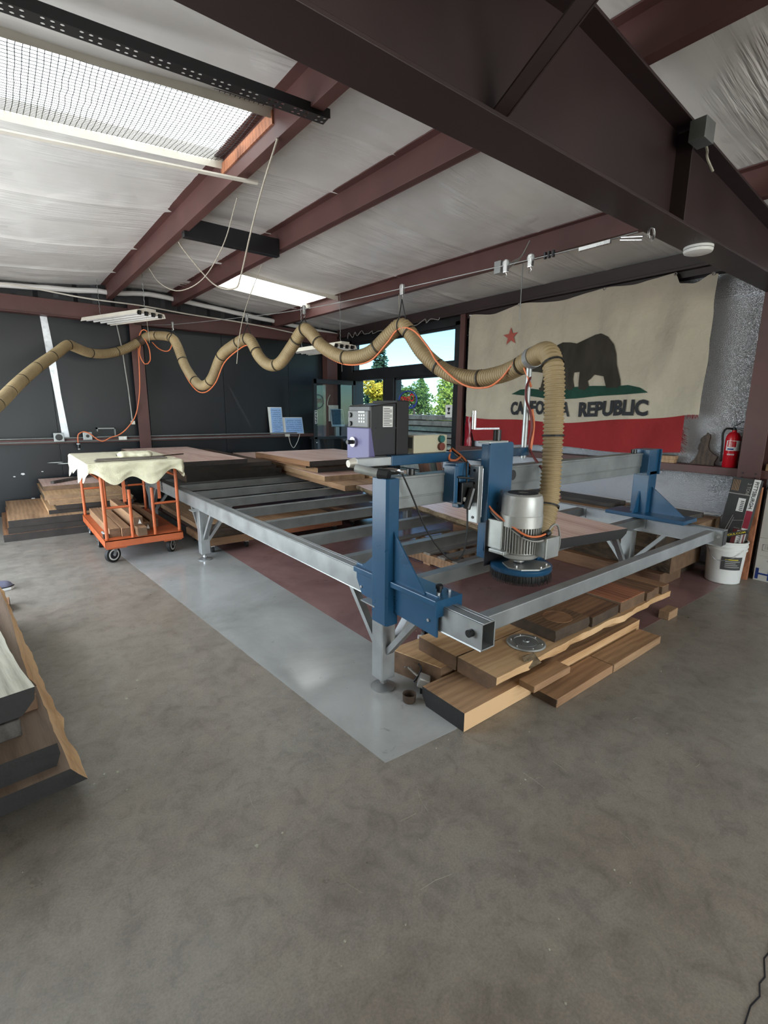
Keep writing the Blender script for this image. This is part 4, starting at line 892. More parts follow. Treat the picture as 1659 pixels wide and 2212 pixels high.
n_ = MB(); n_.box(5.540, 5.544, 5.375, 5.52, 1.41, 1.60, 0); n_.box(5.538, 5.540, 5.42, 5.475, 1.53, 1.56, 1); n_.box(5.538, 5.540, 5.435, 5.46, 1.50, 1.53, 1); n_.box(5.538, 5.540, 5.42, 5.475, 1.46, 1.49, 1)
tag(n_.build('notice', ['paper', 'ink']), 'white paper notice taped low on the right of the shop window', 'notice')

# ------------------------------------------------------------------ slabs and boards
def slab(name, label, cx, cy, z0, L, W, T, rz=0, m=('w_brown', 'bark', 'endgrain'), live=(0, 0), seed=0, group=None, cat='slab', under=0.0, rough_top=0.0, ry=0, skew=0):
    rnd = random.Random(seed * 7 + 1); n = max(2, min(48, int(L / .05))); b = MB(); rings = []
    for i in range(n + 1):
        t = i / n; x = (t - .5) * L
        def edge(s_, amp):
            if amp == 0: return W / 2
            return W / 2 + amp * (1.1 * nz(x * 1.3 + seed * 3.1, s_ * 5, 1) + .45 * nz(x * 4.5 + seed, s_ * 5, 2) + .18 * nz(x * 14 + seed, s_ * 5, 4))
        wl_ = edge(-1, live[0]); wr_ = edge(1, live[1])
        def bulge(s_, amp): return (.35 * amp * (1 + nz(x * 9 + seed, s_ * 3, 8)) + .25 * amp * nz(x * 30, s_, 3)) if amp else 0
        bl, br_ = bulge(-1, live[0]), bulge(1, live[1]); ul = under * (1 + .4 * nz(x * 6, 1, seed)) if live[0] else 0; ur = under * (1 + .4 * nz(x * 6, 2, seed)) if live[1] else 0
        sk = skew * (1 if i == 0 else 0)
        top = T + (rough_top * nz(x * 5, seed, 9) if rough_top else 0)
        ring = [(-wl_, top), (-wl_ * .5, top), (0, top), (wr_ * .5, top), (wr_, top), (wr_ + br_ - ur * .3, T * .5), (wr_ - ur, 0), (0, 0), (-wl_ + ul, 0), (-wl_ - bl + ul * .3, T * .5)]
        rings.append([(x + sk * y, y, z) for y, z in ring])
    k = 10; vs = [p for r in rings for p in r]; top_f = []; side_f = []
    for i in range(n):
        for j in range(k):
            f = (i * k + j, i * k + (j + 1) % k, (i + 1) * k + (j + 1) % k, (i + 1) * k + j)
            (side_f if j in (4, 5, 8, 9) else top_f).append(f)
    b.add(vs, top_f, 0); b.add(vs, side_f, 1); b.add(vs, [tuple(range(k)), tuple(n * k + j for j in range(k - 1, -1, -1))], 2)
    o = b.build(name, list(m), origin=(0, 0, 0)); o.location = (cx, cy, z0); o.rotation_euler = (0, math.radians(ry), math.radians(rz))
    if not any(live): bv = o.modifiers.new('bevel', 'BEVEL'); bv.width = .003; bv.segments = 1; bv.limit_method = 'ANGLE'
    return tag(o, label, cat, group)
def slabb(name, label, x0, x1, y0, y1, z0, z1, m, along='x', **k):
    if along == 'x': return slab(name, label, (x0 + x1) / 2, (y0 + y1) / 2, z0, x1 - x0, y1 - y0, z1 - z0, m=m, **k)
    return slab(name, label, (x0 + x1) / 2, (y0 + y1) / 2, z0, y1 - y0, x1 - x0, z1 - z0, rz=90, m=m, **k)
G_A = 'lumber stacked in front of the mill'
slabb('timber_slab', 'thick slab with blackened end lying on the floor under the front stack', 1.585, 3.35, 1.385, 1.68, 0.0015, .10, ('w_tan', 'w_sap', 'endgrain_black'), live=(0, .02), seed=11, under=.03, group=G_A)
slabb('board', 'flat board at the front of the stack, nearer of two end to end', 2.11, 2.685, 1.225, 1.372, 0.0, .05, ('w_beam', 'w_beam', 'endgrain'), seed=12, group=G_A, cat='board')
slabb('board', 'flat board at the front of the stack, farther of two end to end', 2.69, 3.31, 1.222, 1.368, 0.0, .052, ('w_tan', 'w_tan', 'end_tan'), seed=13, group=G_A, cat='board')
slabb('board', 'thin board poking out left between the front stack layers', 1.70, 2.9, 1.70, 2.04, .0015, .140, ('w_light', 'end_brown', 'end_brown'), seed=14, group=G_A, cat='board', skew=-.25)
slabb('wood_block', 'short wedge block filling the gap under the live edge slab', 1.99, 2.32, 1.285, 1.38, .101, .139, ('w_tan', 'w_beam', 'end_tan'), seed=15, group=G_A, cat='block')
slabb('timber_slab', 'blond slab half left of the crack on the front stack', 1.785, 3.45, 1.632, 1.93, .1405, .222, ('w_light', 'rot_bark', 'end_brown'), live=(.02, 0), seed=16, group=G_A)
slabb('timber_slab', 'blond live edge slab half holding the metal disc on the front stack', 1.785, 3.76, 1.365, 1.625, .1405, .224, ('w_light', 'w_sap', 'end_brown'), live=(.035, 0), seed=17, under=.05, group=G_A)
slabb('burl_slab', 'dark burl slab with round saw mark on top of the front stack', 2.345, 2.69, 1.405, 1.74, .2245, .292, ('w_burl', 'endgrain', 'endgrain'), live=(.012, .012), seed=18, group=G_A)
slabb('burl_slab', 'brown slab beside the burl slab on the front stack', 2.70, 3.03, 1.39, 1.80, .2245, .287, ('w_brown', 'endgrain', 'endgrain'), live=(.006, .006), seed=19, group=G_A)
slabb('wood_block', 'reddish square block on top of the front stack', 3.05, 3.38, 1.385, 1.80, .2245, .30, ('w_red', 'end_brown', 'end_brown'), along='y', seed=20, group=G_A, cat='block')
slabb('board', 'nearest of three notched boards at the far end of the front stack', 3.40, 3.52, 1.375, 1.83, .2245, .285, ('w_brown', 'end_brown', 'end_brown'), along='y', seed=21, group=G_A, cat='board')
slabb('board', 'middle of three notched boards at the far end of the front stack', 3.524, 3.62, 1.39, 1.83, .2245, .28, ('w_brown', 'end_brown', 'end_brown'), along='y', seed=22, group=G_A, cat='board')
slabb('board', 'farthest of three notched boards at the far end of the front stack', 3.624, 3.73, 1.37, 1.83, .2245, .283, ('w_brown', 'end_brown', 'end_brown'), along='y', seed=23, group=G_A, cat='board')
slabb('wood_block', 'small pale block on the floor right of the front stack', 3.74, 3.89, 1.345, 1.42, 0.0, .065, ('w_tan', 'w_tan', 'end_tan'), seed=24, group=G_A, cat='block')
b = MB(); b.add([(2.02, 1.375, .226), (2.10, 1.36, .228), (2.13, 1.345, .20), (2.04, 1.352, .19), (2.03, 1.40, .245), (2.11, 1.385, .250)], [(0, 1, 5, 4), (1, 2, 5), (0, 4, 3), (3, 4, 5, 2), (0, 3, 2, 1)])
tag(b.build('bark_chunk', 'rot_bark'), 'loose chunk of dark bark on the rim of the blond slab', 'bark')
dk = root('cutter_disc', (2.205, 1.50, .225), 'round aluminium cutter disc lying on the blond slab', 'disc')
MB().lathe([(.104, 0), (.108, .004), (.102, .010), (.070, .013), (.068, .010), (.002, .010)], (2.205, 1.50, .225), 40).build('disc_plate', 'alu', dk, smooth=True)
MB().lathe([(.062, .010), (.062, .014), (.02, .015), (.018, .022), (.008, .022), (.008, .014)], (2.205, 1.50, .225), 28).build('hub_plate', 'galv_dull', dk, smooth=True)
for k in range(6):
    a = k * PI / 3; MB().lathe([(.006, .012), (.006, .017)], (2.205 + .085 * math.cos(a), 1.50 + .085 * math.sin(a), .225), 8).build('screw', 'steel', dk)
# round saw mark on the burl slab
MB().lathe([(.088, 0), (.088, .003), (.080, .003), (.080, .001)], (2.535, 1.52, .2915), 32).build('saw_ring', 'w_brown', None)
o = bpy.data.objects['saw_ring']; bs_ = next(x for x in bpy.data.objects if x.get('label', '').startswith('dark burl')); 
o.parent = bs_; o.location = Vector((2.535, 1.52, .2915)) - bs_.location

# --- left foreground stack
G_B = 'lumber stacked at the left edge'
def cornered(name, label, xr, yn, L_, W_, z0, z1, th, m_, **k):
    t = math.radians(th); d = Vector((-math.sin(t), math.cos(t), 0)); l_ = Vector((-math.cos(t), -math.sin(t), 0)); c_ = Vector((xr, yn, 0)) + d * (L_ / 2) + l_ * (W_ / 2)
    return slab(name, label, c_.x, c_.y, z0, L_, W_, z1 - z0, 90 + th, m_, group=G_B, **k)
for yy, w_ in ((2.3, 'front'), (3.45, 'rear')):
    slabb('bearer', '%s timber bearer under the left slab stack' % w_, -1.05, -.16, yy, yy + .09, 0, .10, ('w_dark', 'w_dark', 'endgrain'), seed=30, group=G_B, cat='timber')
cornered('timber_slab', 'lowest slab of the left stack with pale slanting edge', .07, 1.98, 2.2, 1.0, .1005, .172, 5, ('w_rough', 'w_sap', 'endgrain_black'), live=(.022, .02), under=-.05, seed=31)
cornered('timber_slab', 'second slab of the left stack with dark sawn end', .045, 2.03, 2.1, 1.0, .1725, .265, 5, ('w_rough', 'bark', 'endgrain_black'), live=(.012, .015), under=.01, seed=32)
cornered('wood_block', 'small brown spacer block between slabs of the left stack', .0, 2.33, .12, .16, .2655, .335, 6, ('w_brown', 'w_brown', 'end_brown'), seed=33, cat='block')
cornered('timber_beam', 'grey beam end under the bleached slab of the left stack', -.06, 2.16, .13, .80, .2655, .335, 6, ('w_slate', 'w_slate', 'w_slate'), seed=34, cat='beam')
cornered('timber_slab', 'live edge slab with pale sapwood rim second from top of the left stack', -.015, 2.40, 1.75, .85, .3355, .375, 3.5, ('w_rough', 'w_sap', 'endgrain'), live=(.022, .022), under=-.02, seed=35)
cornered('timber_slab', 'bleached weathered slab on top of the left stack', -.005, 2.11, 1.6, .8, .376, .475, 9, ('w_pale', 'rot_bark', 'endgrain_black'), live=(.022, .02), under=.045, seed=36)
slabb('board', 'dark offcut board on the floor beyond the left stack', -.5, -.075, 4.42, 4.6, .0, .06, ('w_brown', 'w_dark', 'endgrain'), seed=37, group=G_B, cat='board')
shoe = root('shoe', (-.12, 5.02, 0), 'grey canvas shoe toe with white sole at the left edge', 'shoe')
def sole(z0, z1, g, m, nm):
    p_ = [(-.30, 4.97), (-.12, 4.965), (-.06, 4.98), (-.035, 5.015), (-.06, 5.05), (-.12, 5.065), (-.30, 5.06)]
    cx_, cy_ = -.16, 5.015; MB().prism([(cx_ + (x - cx_) * g, cy_ + (y - cy_) * g) for x, y in p_], 'z', z0, z1).build(nm, m, shoe, bev=.006)
sole(0.0, .025, 1, 'paper', 'sole'); sole(.025, .034, 1.02, 'black_mat', 'welt')
up_ = MB()
def upf(u, v):
    a = PI * u; x = -.045 - .25 * v; r = .045 * min(1, (v * 6 + .05) ** .5); return (x, 5.015 + r * math.cos(a), .034 + (.035 + .04 * v) * min(1, (v * 8 + .02) ** .5) * math.sin(a))
up_.grid(12, 14, upf); up_.build('upper', mat('grey_canvas', srgb(98, 98, 116), .85), shoe, smooth=2)

# --- stack by the end wall, left
G_C = 'slabs stacked against the end wall'
slabb('timber_slab', 'lowest wide slab of the stack against the end wall', -.08, 1.35, 6.85, 8.40, .0, .085, ('w_brown', 'w_dark', 'end_dark'), along='y', live=(0.05, 0), seed=41, group=G_C)
slabb('timber_slab', 'second wide slab of the stack against the end wall', -.03, 1.35, 6.87, 8.40, .086, .16, ('w_brown', 'w_dark', 'end_dark'), along='y', live=(0.06, 0), seed=42, group=G_C)
slabb('timber_slab', 'third wide slab with broad live edge against the end wall', -.02, 1.35, 6.86, 8.40, .161, .24, ('w_tan', 'w_sap', 'end_dark'), along='y', live=(0.1, 0), seed=43, group=G_C)
slabb('timber_slab', 'narrower slab starting the upper part of the end wall stack', .38, 1.30, 7.02, 8.40, .241, .29, ('w_light', 'w_sap', 'end_dark'), along='y', live=(0.09, 0), seed=44, group=G_C)
slabb('timber_slab', 'slab with dark underside in the upper end wall stack', .46, 1.32, 7.0, 8.38, .291, .345, ('w_light', 'bark', 'end_dark'), along='y', live=(0.08, 0), seed=45, group=G_C)
slabb('timber_slab', 'blond slab with swirling grain in the upper end wall stack', .40, 1.28, 7.05, 8.38, .346, .40, ('w_light', 'w_tan', 'end_tan'), along='y', live=(0.09, 0), seed=46, group=G_C)
slabb('timber_slab', 'blond slab with notched rim second from top of the end wall stack', .36, 1.25, 7.12, 8.40, .401, .455, ('w_light', 'bark', 'end_tan'), along='y', live=(0.1, 0), seed=47, group=G_C)
slabb('timber_slab', 'top slab of the end wall stack beside a grey stick', .38, 1.2, 7.55, 8.40, .456, .515, ('w_pink', 'bark', 'end_brown'), along='y', live=(0.08, 0), seed=48, group=G_C)
tag(MB().beam((.50, 7.75, .532), (1.02, 8.25, .545), .05, .03).build('stick', 'w_slate'), 'grey stick lying on the end wall slab stack', 'stick')

# --- stacks on the far half of the mill bed
G_D = 'boards stacked on the mill bed'
zz = .6405
for k, (x0, x1, y0, y1, T, lab) in enumerate(((1.72, 2.95, 6.0, 8.15, .055, 'lowest board of the left pile on the mill bed'), (1.70, 2.93, 5.95, 8.2, .055, 'second board of the left pile on the mill bed'), (1.62, 2.82, 5.88, 8.2, .055, 'third board of the left pile on the mill bed'),
                                        (1.5, 2.72, 5.80, 8.2, .05, 'fourth board of the left pile on the mill bed'), (1.42, 2.36, 5.72, 8.1, .055, 'wide pinkish board on top of the left pile on the mill bed'))):
    slabb('wide_board', lab, x0, x1, y0, y1, zz, zz + T, (('w_pink' if k > 3 else 'w_dark'), 'w_dark', 'end_dark'), along='y', live=(.012, .004), seed=50 + k, group=G_D); zz += T + .001
slab('plank', 'long plank under the right pile on the mill bed, left one', 3.352, 6.35, .6405, 4.0, .56, .0595, 85.2, ('w_tan', 'w_beam', 'end_tan'), (.0, .012), 56, G_D, 'plank')
slab('plank', 'long plank under the right pile on the mill bed, right one', 3.922, 6.30, .6405, 4.0, .56, .055, 85.2, ('w_tan', 'w_beam', 'end_tan'), (0, 0), 57, G_D, 'plank')
slab('plank', 'pink topped long plank on the right pile, reaching back to the wall', 3.303, 6.52, .7015, 3.55, .54, .063, 85.2, ('w_pink', 'w_tan', 'end_tan'), (0, 0), 58, G_D, 'plank')
slab('plank', 'short thick board at the near end of the right pile', 3.765, 4.74, .7015, .62, .54, .064, 85.2, ('w_light', 'w_tan', 'end_dark'), (0, 0), 59, G_D, 'plank')
slabb('wide_board', 'lower board of the raised pack on the right pile', 2.98, 4.05, 5.08, 6.5, .766, .822, ('w_tan', 'w_tan', 'end_dark'), along='y', live=(.008, 0), seed=60, group=G_D)
slabb('wide_board', 'middle board of the raised pack on the right pile', 2.86, 4.0, 5.15, 6.6, .823, .865, ('w_tan', 'w_brown', 'end_dark'), along='y', live=(.006, 0), seed=61, group=G_D)
slabb('wide_board', 'pink top board of the raised pack beside the inverter', 2.78, 4.05, 4.92, 6.42, .866, .925, ('w_pink', 'w_brown', 'end_dark'), along='y', live=(.008, .004), seed=62, group=G_D)
slab('timber_slab', 'large pink live edge slab with crumbling bark clamped on the mill bed', 3.20, 2.93, .6405, 2.62, .90, .068, 79.5, ('w_pink', 'rot_bark', 'endgrain_black'), (.03, .05), 63, G_D, under=.05)

# --- stack along the flag wall
G_F = 'timber stacked along the flag wall'
slabb('timber_beam', 'low beam on the floor along the flag wall, nearer the mill', 4.42, 4.86, 1.70, 4.2, .0015, .12, ('w_brown', 'w_brown', 'end_brown'), along='y', seed=70, group=G_F, cat='beam')
slabb('timber_beam', 'low beam on the floor along the flag wall, nearer the wall', 4.90, 5.36, 1.75, 4.2, .0015, .12, ('w_dark', 'w_dark', 'endgrain'), along='y', seed=71, group=G_F, cat='beam')
slabb('timber_slab', 'dark thick slab in the middle of the flag wall stack', 4.50, 5.16, 1.66, 4.25, .122, .28, ('w_dark', 'bark', 'end_brown'), along='y', live=(.015, .015), seed=72, group=G_F)
slabb('timber_slab', 'shaded slab second from top of the flag wall stack', 4.62, 5.4, 1.85, 4.3, .281, .42, ('w_dark', 'bark', 'endgrain'), along='y', live=(.02, .01), seed=73, group=G_F)
slabb('timber_slab', 'broad tan slab on top of the flag wall stack', 4.66, 5.40, 1.615, 4.35, .421, .525, ('w_tan', 'bark', 'end_tan'), along='y', live=(.035, .01), seed=74, group=G_F)
slab('board', 'dark grey board lying on the flag wall stack left of the blue post', 5.14, 3.0, .526, 1.05, .30, .045, 88, ('w_slate', 'w_slate', 'w_slate'), (.008, .004), 75, G_F, 'board')
slab('board', 'dark grey board lying on the flag wall stack right of the blue post', 5.12, 2.02, .526, .60, .30, .045, 86, ('w_slate', 'w_slate', 'w_slate'), (.006, .004), 76, G_F, 'board')
b = MB(); rnd = random.Random(8)
b.tube([(5.44, 1.62 + i * .035, .53 + .012 * rnd.random()) for i in range(40)], .014, 5); tag(b.build('foam_strip', 'paper'), 'torn white foam strip along the wall edge of the tan slab', 'strip')

# ------------------------------------------------------------------ pallets and dollies under the bed
def pallet(label, x0, y0, x1, y1, z, m1, m2, along='x', nb=5):
    t = root('pallet', ((x0 + x1) / 2, (y0 + y1) / 2, z), label, 'pallet', 'pallets under the mill')
    for k in range(3):
        yy = x0 + (x1 - x0 - .05) * k / 2
        MB().box(yy, yy + .05, y0, y1, z + .018, z + .105).build('stringer', m2, t, bev=.003)
    for k in range(nb):
        yy = y0 + (y1 - y0 - .10) * k / (nb - 1); a = .01 * math.sin(k * 3)
        MB().box(x0 + a, x1 + a, yy, yy + .10, z + .105, z + .125).build('deck_board', m1, t, bev=.002)
        if k % 2 == 0: MB().box(x0, x1, yy, yy + .10, z, z + .018).build('deck_board', m2, t, bev=.002)
    return t
pallet('grey slatted pallet on the red floor under the live edge slab', 3.22, 2.95, 4.12, 4.05, .0015, 'w_grey', 'w_beam', nb=6)
def dolly(label, x0, y0, x1, y1, z, mm):
    t = root('dolly', ((x0 + x1) / 2, (y0 + y1) / 2, .0015), label, 'dolly', 'wooden dollies under the mill')
    for (a, b_, c_, d_) in ((x0, x1, y0, y0 + .06), (x0, x1, y1 - .06, y1), (x0, x0 + .06, y0 + .06, y1 - .06), (x1 - .06, x1, y0 + .06, y1 - .06)):
        MB().box(a, b_, c_, d_, z, z + .075).build('frame_board', mm, t, bev=.003)
    for (cx, cy) in ((x0 + .07, y0 + .07), (x1 - .07, y0 + .07), (x0 + .07, y1 - .07), (x1 - .07, y1 - .07)):
        MB().cyl((cx - .013, cy, .036), (cx + .013, cy, .036), .034, n=16).build('caster_wheel', 'black_mat', t)
        MB().box(cx - .02, cx + .02, cy - .02, cy + .03, .06, z).build('caster_fork', 'steel', t)
    return t
dolly('low wooden dolly beside the rear bed leg carrying dark boards', 1.60, 5.02, 2.12, 5.75, .085, 'w_beam')
dolly('low wooden dolly on red floor in the middle under the bed', 2.30, 5.05, 3.30, 5.60, .085, 'w_red')
dolly('low wooden dolly behind the pallet under the right pile', 3.50, 5.15, 4.12, 6.1, .085, 'w_dark')
for k, (x0, x1, y0, y1, z0, m_, lab) in enumerate(((1.62, 2.10, 5.06, 6.85, .161, 'w_dark', 'dark board on the dolly beside the rear leg, lower'), (1.60, 1.98, 5.25, 6.85, .216, 'w_tan', 'tan edged board on the dolly beside the rear leg, upper'),
                                          (2.32, 3.26, 5.10, 5.58, .161, 'w_beam', 'reddish board lying on the middle dolly'), (3.52, 4.1, 5.2, 6.05, .161, 'w_brown', 'burl slab on the dolly under the right pile'))):
    slabb('board', lab, x0, x1, y0, y1, z0, z0 + .054, (m_, m_, 'endgrain'), along='y', seed=80 + k, live=((.03, .03) if k == 3 else (0, 0)), group='boards on the dollies', cat='board')

# ------------------------------------------------------------------ metal odds and ends by the front leg
cl = root('angle_clamp', (1.66, 1.80, .0015), 'grey cast angle clamp lying beside the front bed leg', 'clamp')
b = MB(); b.beam((1.645, 1.775, .075), (1.685, 1.735, .055), .07, .055); b.build('clamp_body', 'silver_paint', cl, bev=.006)
b = MB(); b.cyl((1.65, 1.79, .085), (1.635, 1.85, .115), .008, n=8); b.cyl((1.61, 1.85, .125), (1.66, 1.85, .105), .005, n=6); b.build('clamp_screw', 'steel', cl)
MB().beam((1.655, 1.77, .022), (1.70, 1.72, .022), .06, .04).build('clamp_foot', 'dark_steel', cl, bev=.004)
cp = root('steel_cup', (1.625, 1.715, .0015), 'small dark steel cup beside the blackened slab end', 'cup')
MB().lathe([(.030, 0), (.034, .004), (.036, .045), (.033, .045), (.030, .008), (.002, .006)], (1.545, 1.735, .0015), 20).build('cup_wall', 'rust', cp, smooth=True)
hw = [((1.72, 1.76, .03), (1.76, 1.72, .045)), ((1.735, 1.72, .02), (1.77, 1.755, .03)), ((1.70, 1.79, .05), (1.735, 1.77, .04)), ((1.76, 1.78, .02), (1.80, 1.76, .02))]
for k, (a, b_) in enumerate(hw):
    t = MB(); t.cyl((a[0], a[1], .008 + .012 * k), (b_[0], b_[1], .010 + .012 * k), .0065, n=8)
    tag(t.build('bolt', 'steel'), ('lowest loose steel bolt in the hardware heap by the front leg', 'second lowest loose steel bolt in the hardware heap by the front leg', 'loose steel bolt nearest the angle clamp in the hardware heap', 'loose steel bolt under the angle bracket in the hardware heap')[k], 'bolt', 'loose bolts by the front leg')
bk = MB(); bk.box(1.74, 1.80, 1.79, 1.80, .0015, .07); bk.box(1.74, 1.80, 1.75, 1.80, .0015, .012); tag(bk.build('angle_bracket', 'dark_steel', bev=.002), 'black angle bracket standing in the hardware heap', 'bracket')
b = MB(); b.tube(smoothpath([(1.69, 1.86, .004), (1.70, 1.83, .06), (1.705, 1.82, .10), (1.70, 1.84, .12)], .01), .005, 6); tag(b.build('bent_hook', 'dark_steel'), 'bent black hook behind the angle clamp', 'hook')
b = MB(); rnd = random.Random(6)
for k in range(5):
    a = (2.42 + rnd.uniform(-.05, .05), 2.02 + rnd.uniform(-.05, .05), .006 + .008 * k); q_ = (a[0] + rnd.uniform(-.08, .08), a[1] + rnd.uniform(-.05, .05), a[2] + .006); b.cyl(a, q_, .006, n=6)
o = tag(b.build('steel_scraps', 'galv_dull'), 'little heap of steel scraps on the red floor behind the front stack', 'scraps'); o['kind'] = 'stuff'
cgr = root('bar_clamp', (2.05, 2.18, .0015), 'small orange and steel clamp on the red floor under the motor', 'clamp')
MB().beam((1.98, 2.12, .02), (2.12, 2.26, .02), .02, .02).build('clamp_bar', 'galv', cgr); MB().beam((2.10, 2.20, .04), (2.15, 2.28, .05), .03, .05).build('clamp_jaw', 'black', cgr, bev=.003); MB().beam((1.99, 2.14, .03), (2.02, 2.18, .06), .025, .03).build('clamp_tag', 'paper', cgr)

# ------------------------------------------------------------------ orange platform cart with its load
ct = root('platform_cart', (1.07, 6.05, 0), 'orange steel platform cart with hoop rails and big casters', 'cart')
CX0, CX1, CY0, CY1, CZ = .70, 1.43, 5.26, 6.80, .235
b = MB(); b.box(CX0, CX1, CY0, CY1, CZ - .012, CZ); b.box(CX0, CX1, CY0, CY0 + .006, CZ - .075, CZ); b.box(CX0, CX0 + .006, CY0, CY1, CZ - .075, CZ); b.box(CX1 - .006, CX1, CY0, CY1, CZ - .075, CZ); b.box(CX0, CX1, CY1 - .006, CY1, CZ - .075, CZ)
for xx in (CX0 + .01, CX1 - .19): b.box(xx, xx + .18, CY0 + .01, CY0 + .30, CZ - .09, CZ - .075)
b.build('deck', 'orange', ct, bev=.003)
def wheel(x, y, r, ang):
    d = Vector((math.cos(ang), math.sin(ang), 0)); w_ = Vector((-d.y, d.x, 0)); c0 = Vector((x, y, r))
    o = MB().tube([c0 - w_ * .019, c0 - w_ * .017, c0 + w_ * .017, c0 + w_ * .019], [r - .006, r, r, r - .006], 24).build('caster_wheel', 'black_mat', ct, smooth=True)
    MB().tube([c0 - w_ * .0205, c0 + w_ * .0205], r * .72, 20).build('wheel_rim', 'white', o)
    MB().tube([c0 - w_ * .022, c0 + w_ * .022], r * .55, 16).build('wheel_web', 'dark_steel', o)
    MB().tube([c0 - w_ * .030, c0 + w_ * .030], .014, 10).build('axle', 'steel', o)
    for s_ in (-1, 1):
        MB().beam(c0 + w_ * (.027 * s_), c0 + w_ * (.027 * s_) + d * .035 + Vector((0, 0, .085)), .03, .004, 0, w_).build('fork', 'galv', o)
    q = c0 + d * .035; MB().cyl((q.x, q.y, r + .08), (q.x, q.y, CZ - .075), .035, n=14).build('swivel', 'galv', o)
for (wx, wy, an) in ((.765, 5.33, .5), (1.33, 5.38, .9), (.755, 6.02, 1.5), (.76, 6.70, 1.6), (1.36, 6.70, 1.4), (1.36, 6.04, 1.4)): wheel(wx, wy, .078, an)
def hoop(pts, r=.0165): return MB().tube(smoothpath(pts, .02), r, 10).build('hoop_rail', 'orange', ct, smooth=2)
HT = .96
for xx in (CX0 + .025, CX1 - .025):
    hoop([(xx, CY0 + .03, CZ), (xx, CY0 + .03, HT - .16), (xx, CY0 + .06, HT - .05), (xx, CY0 + .16, HT), (xx, CY1 - .16, HT), (xx, CY1 - .06, HT - .05), (xx, CY1 - .03, HT - .16), (xx, CY1 - .03, CZ)])
    MB().cyl((xx, CY0 + .05, HT - .13), (xx, CY1 - .05, HT - .13), .0125, n=10).build('side_bar', 'orange', ct, smooth=True)
for (xa, xb) in ((CX0 + .025, .955), (1.165, CX1 - .025)):
    for yy in (CY0 + .03, CY1 - .03):
        inner = xb if xa < 1 else xa
        MB().cyl((inner, yy, CZ), (inner, yy, .72), .0155, n=10).build('gate_post', 'orange', ct, smooth=True)
        MB().cyl((xa, yy, .555), (xb, yy, .555), .0125, n=10).build('gate_bar', 'orange', ct, smooth=True)
for (xx, yy) in ((.90, CY0 + .035), (1.22, CY0 + .035)):
    MB().box(xx, xx + .03, yy, yy + .006, .60, .88).build('gate_strap', 'orange', ct, bev=.002)
    q = MB()
    for k in range(7): q.tube([Vector((xx + .045 + .006 * math.cos(a), yy + (.004 if k % 2 else 0) * math.cos(a), .79 - k * .017 + .010 * math.sin(a))) for a in [i * PI / 4 for i in range(9)]], .0028, 5)
    q.build('latch_chain', 'black_mat', ct)
# timbers on the deck
G_T = 'square timbers on the cart'
for (x0, x1, y0, y1, z0, lab) in ((.765, .865, 5.40, 6.7, CZ, 'left square timber on the cart deck'), (.87, .955, 5.37, 6.7, CZ, 'second square timber from the left on the cart deck'), (1.0, 1.09, 5.285, 6.6, CZ, 'square timber overhanging the cart deck edge, under another'),
                                  (.99, 1.08, 5.40, 6.7, CZ + .0905, 'upper square timber with paper tag laid on another'), (1.095, 1.165, 5.50, 6.7, CZ, 'tagged square timber in the middle of the cart deck'), (1.19, 1.275, 5.62, 6.7, CZ, 'right square timber on the cart deck')):
    slabb('timber', lab, x0, x1, y0, y1, z0, z0 + .088, ('w_beam', 'w_beam', 'end_brown'), along='y', seed=int(x0 * 100), group=G_T, cat='timber')
for (x, y, z, lab) in ((1.045, 5.397, CZ + .13, 'torn paper tag on the upper timber end'), (1.14, 5.497, CZ + .045, 'torn paper tag on the middle timber end')):
    tag(MB().prism([(x - .012, z - .02), (x + .02, z - .025), (x + .012, z + .0), (x + .004, z + .024)], 'y', y - .002, y).build('paper_tag', 'paper'), lab, 'tag', 'paper tags on the cart timbers')
hm = root('hammer', (.76, 5.45, CZ), 'hammer with grey handle lying on the cart deck', 'hammer')
MB().cyl((.735, 5.62, CZ + .016), (.745, 5.42, CZ + .016), .014, n=10).build('handle', 'grey_cable', hm, smooth=True)
MB().box(.705, .762, 5.375, 5.42, CZ, CZ + .04).build('head', 'rust', hm, bev=.005)
# tray board, towel and stick on the rails
tag(MB().box(CX0 - .06, CX1 + .02, CY0 - .02, CY1 - .15, HT + .0165, HT + .034).build('tray_board', 'w_grey'), 'thin board laid across the cart rails under the towel', 'board')
tw = MB(); TX0, TX1, TY0, TY1 = CX0 - .085, CX1 + .03, CY0 - .05, CY1 - .25
TZ = HT + .036
def towel(u, v):
    # u around the left-front-right border, v from the top inwards to the hem
    hem = .16 + .045 * math.sin(u * 44) + .03 * math.sin(u * 19 + 1) + .02 * nz(u * 16)
    Ltot = [(TX0, TY1), (TX0, TY0), (TX1, TY0), (TX1, TY0 + .35)]
    seg = [math.dist(a, b_) for a, b_ in zip(Ltot, Ltot[1:])]; s_ = u * sum(seg)
    for (a, b_), l_ in zip(zip(Ltot, Ltot[1:]), seg):
        if s_ <= l_ + 1e-6: t = s_ / l_; break
        s_ -= l_
    x = a[0] + (b_[0] - a[0]) * t; y = a[1] + (b_[1] - a[1]) * t
    d = Vector((b_[1] - a[1], -(b_[0] - a[0]), 0)).normalized() * -1
    out = (.012 + .018 * math.sin(u * 44) * v + .012 * nz(u * 22, v * 3)) * (v > 0)
    if d.dot(Vector((x - 1.05, y - 6.0, 0))) < 0: d = -d
    return (x + d.x * out, y + d.y * out, TZ - hem * v)
tw.grid(300, 12, towel); tw.grid(40, 40, lambda u, v: (TX0 + (TX1 - TX0) * u, TY0 + (TY1 - TY0) * v, TZ + .003 * nz(u * 14, v * 16)))
tl = root('towel', (1.06, 5.9, TZ), 'cream towel draped over the cart rails with scalloped hem', 'towel')
tw.build('draped_cloth', 'cloth', tl, smooth=2)
rl = MB()
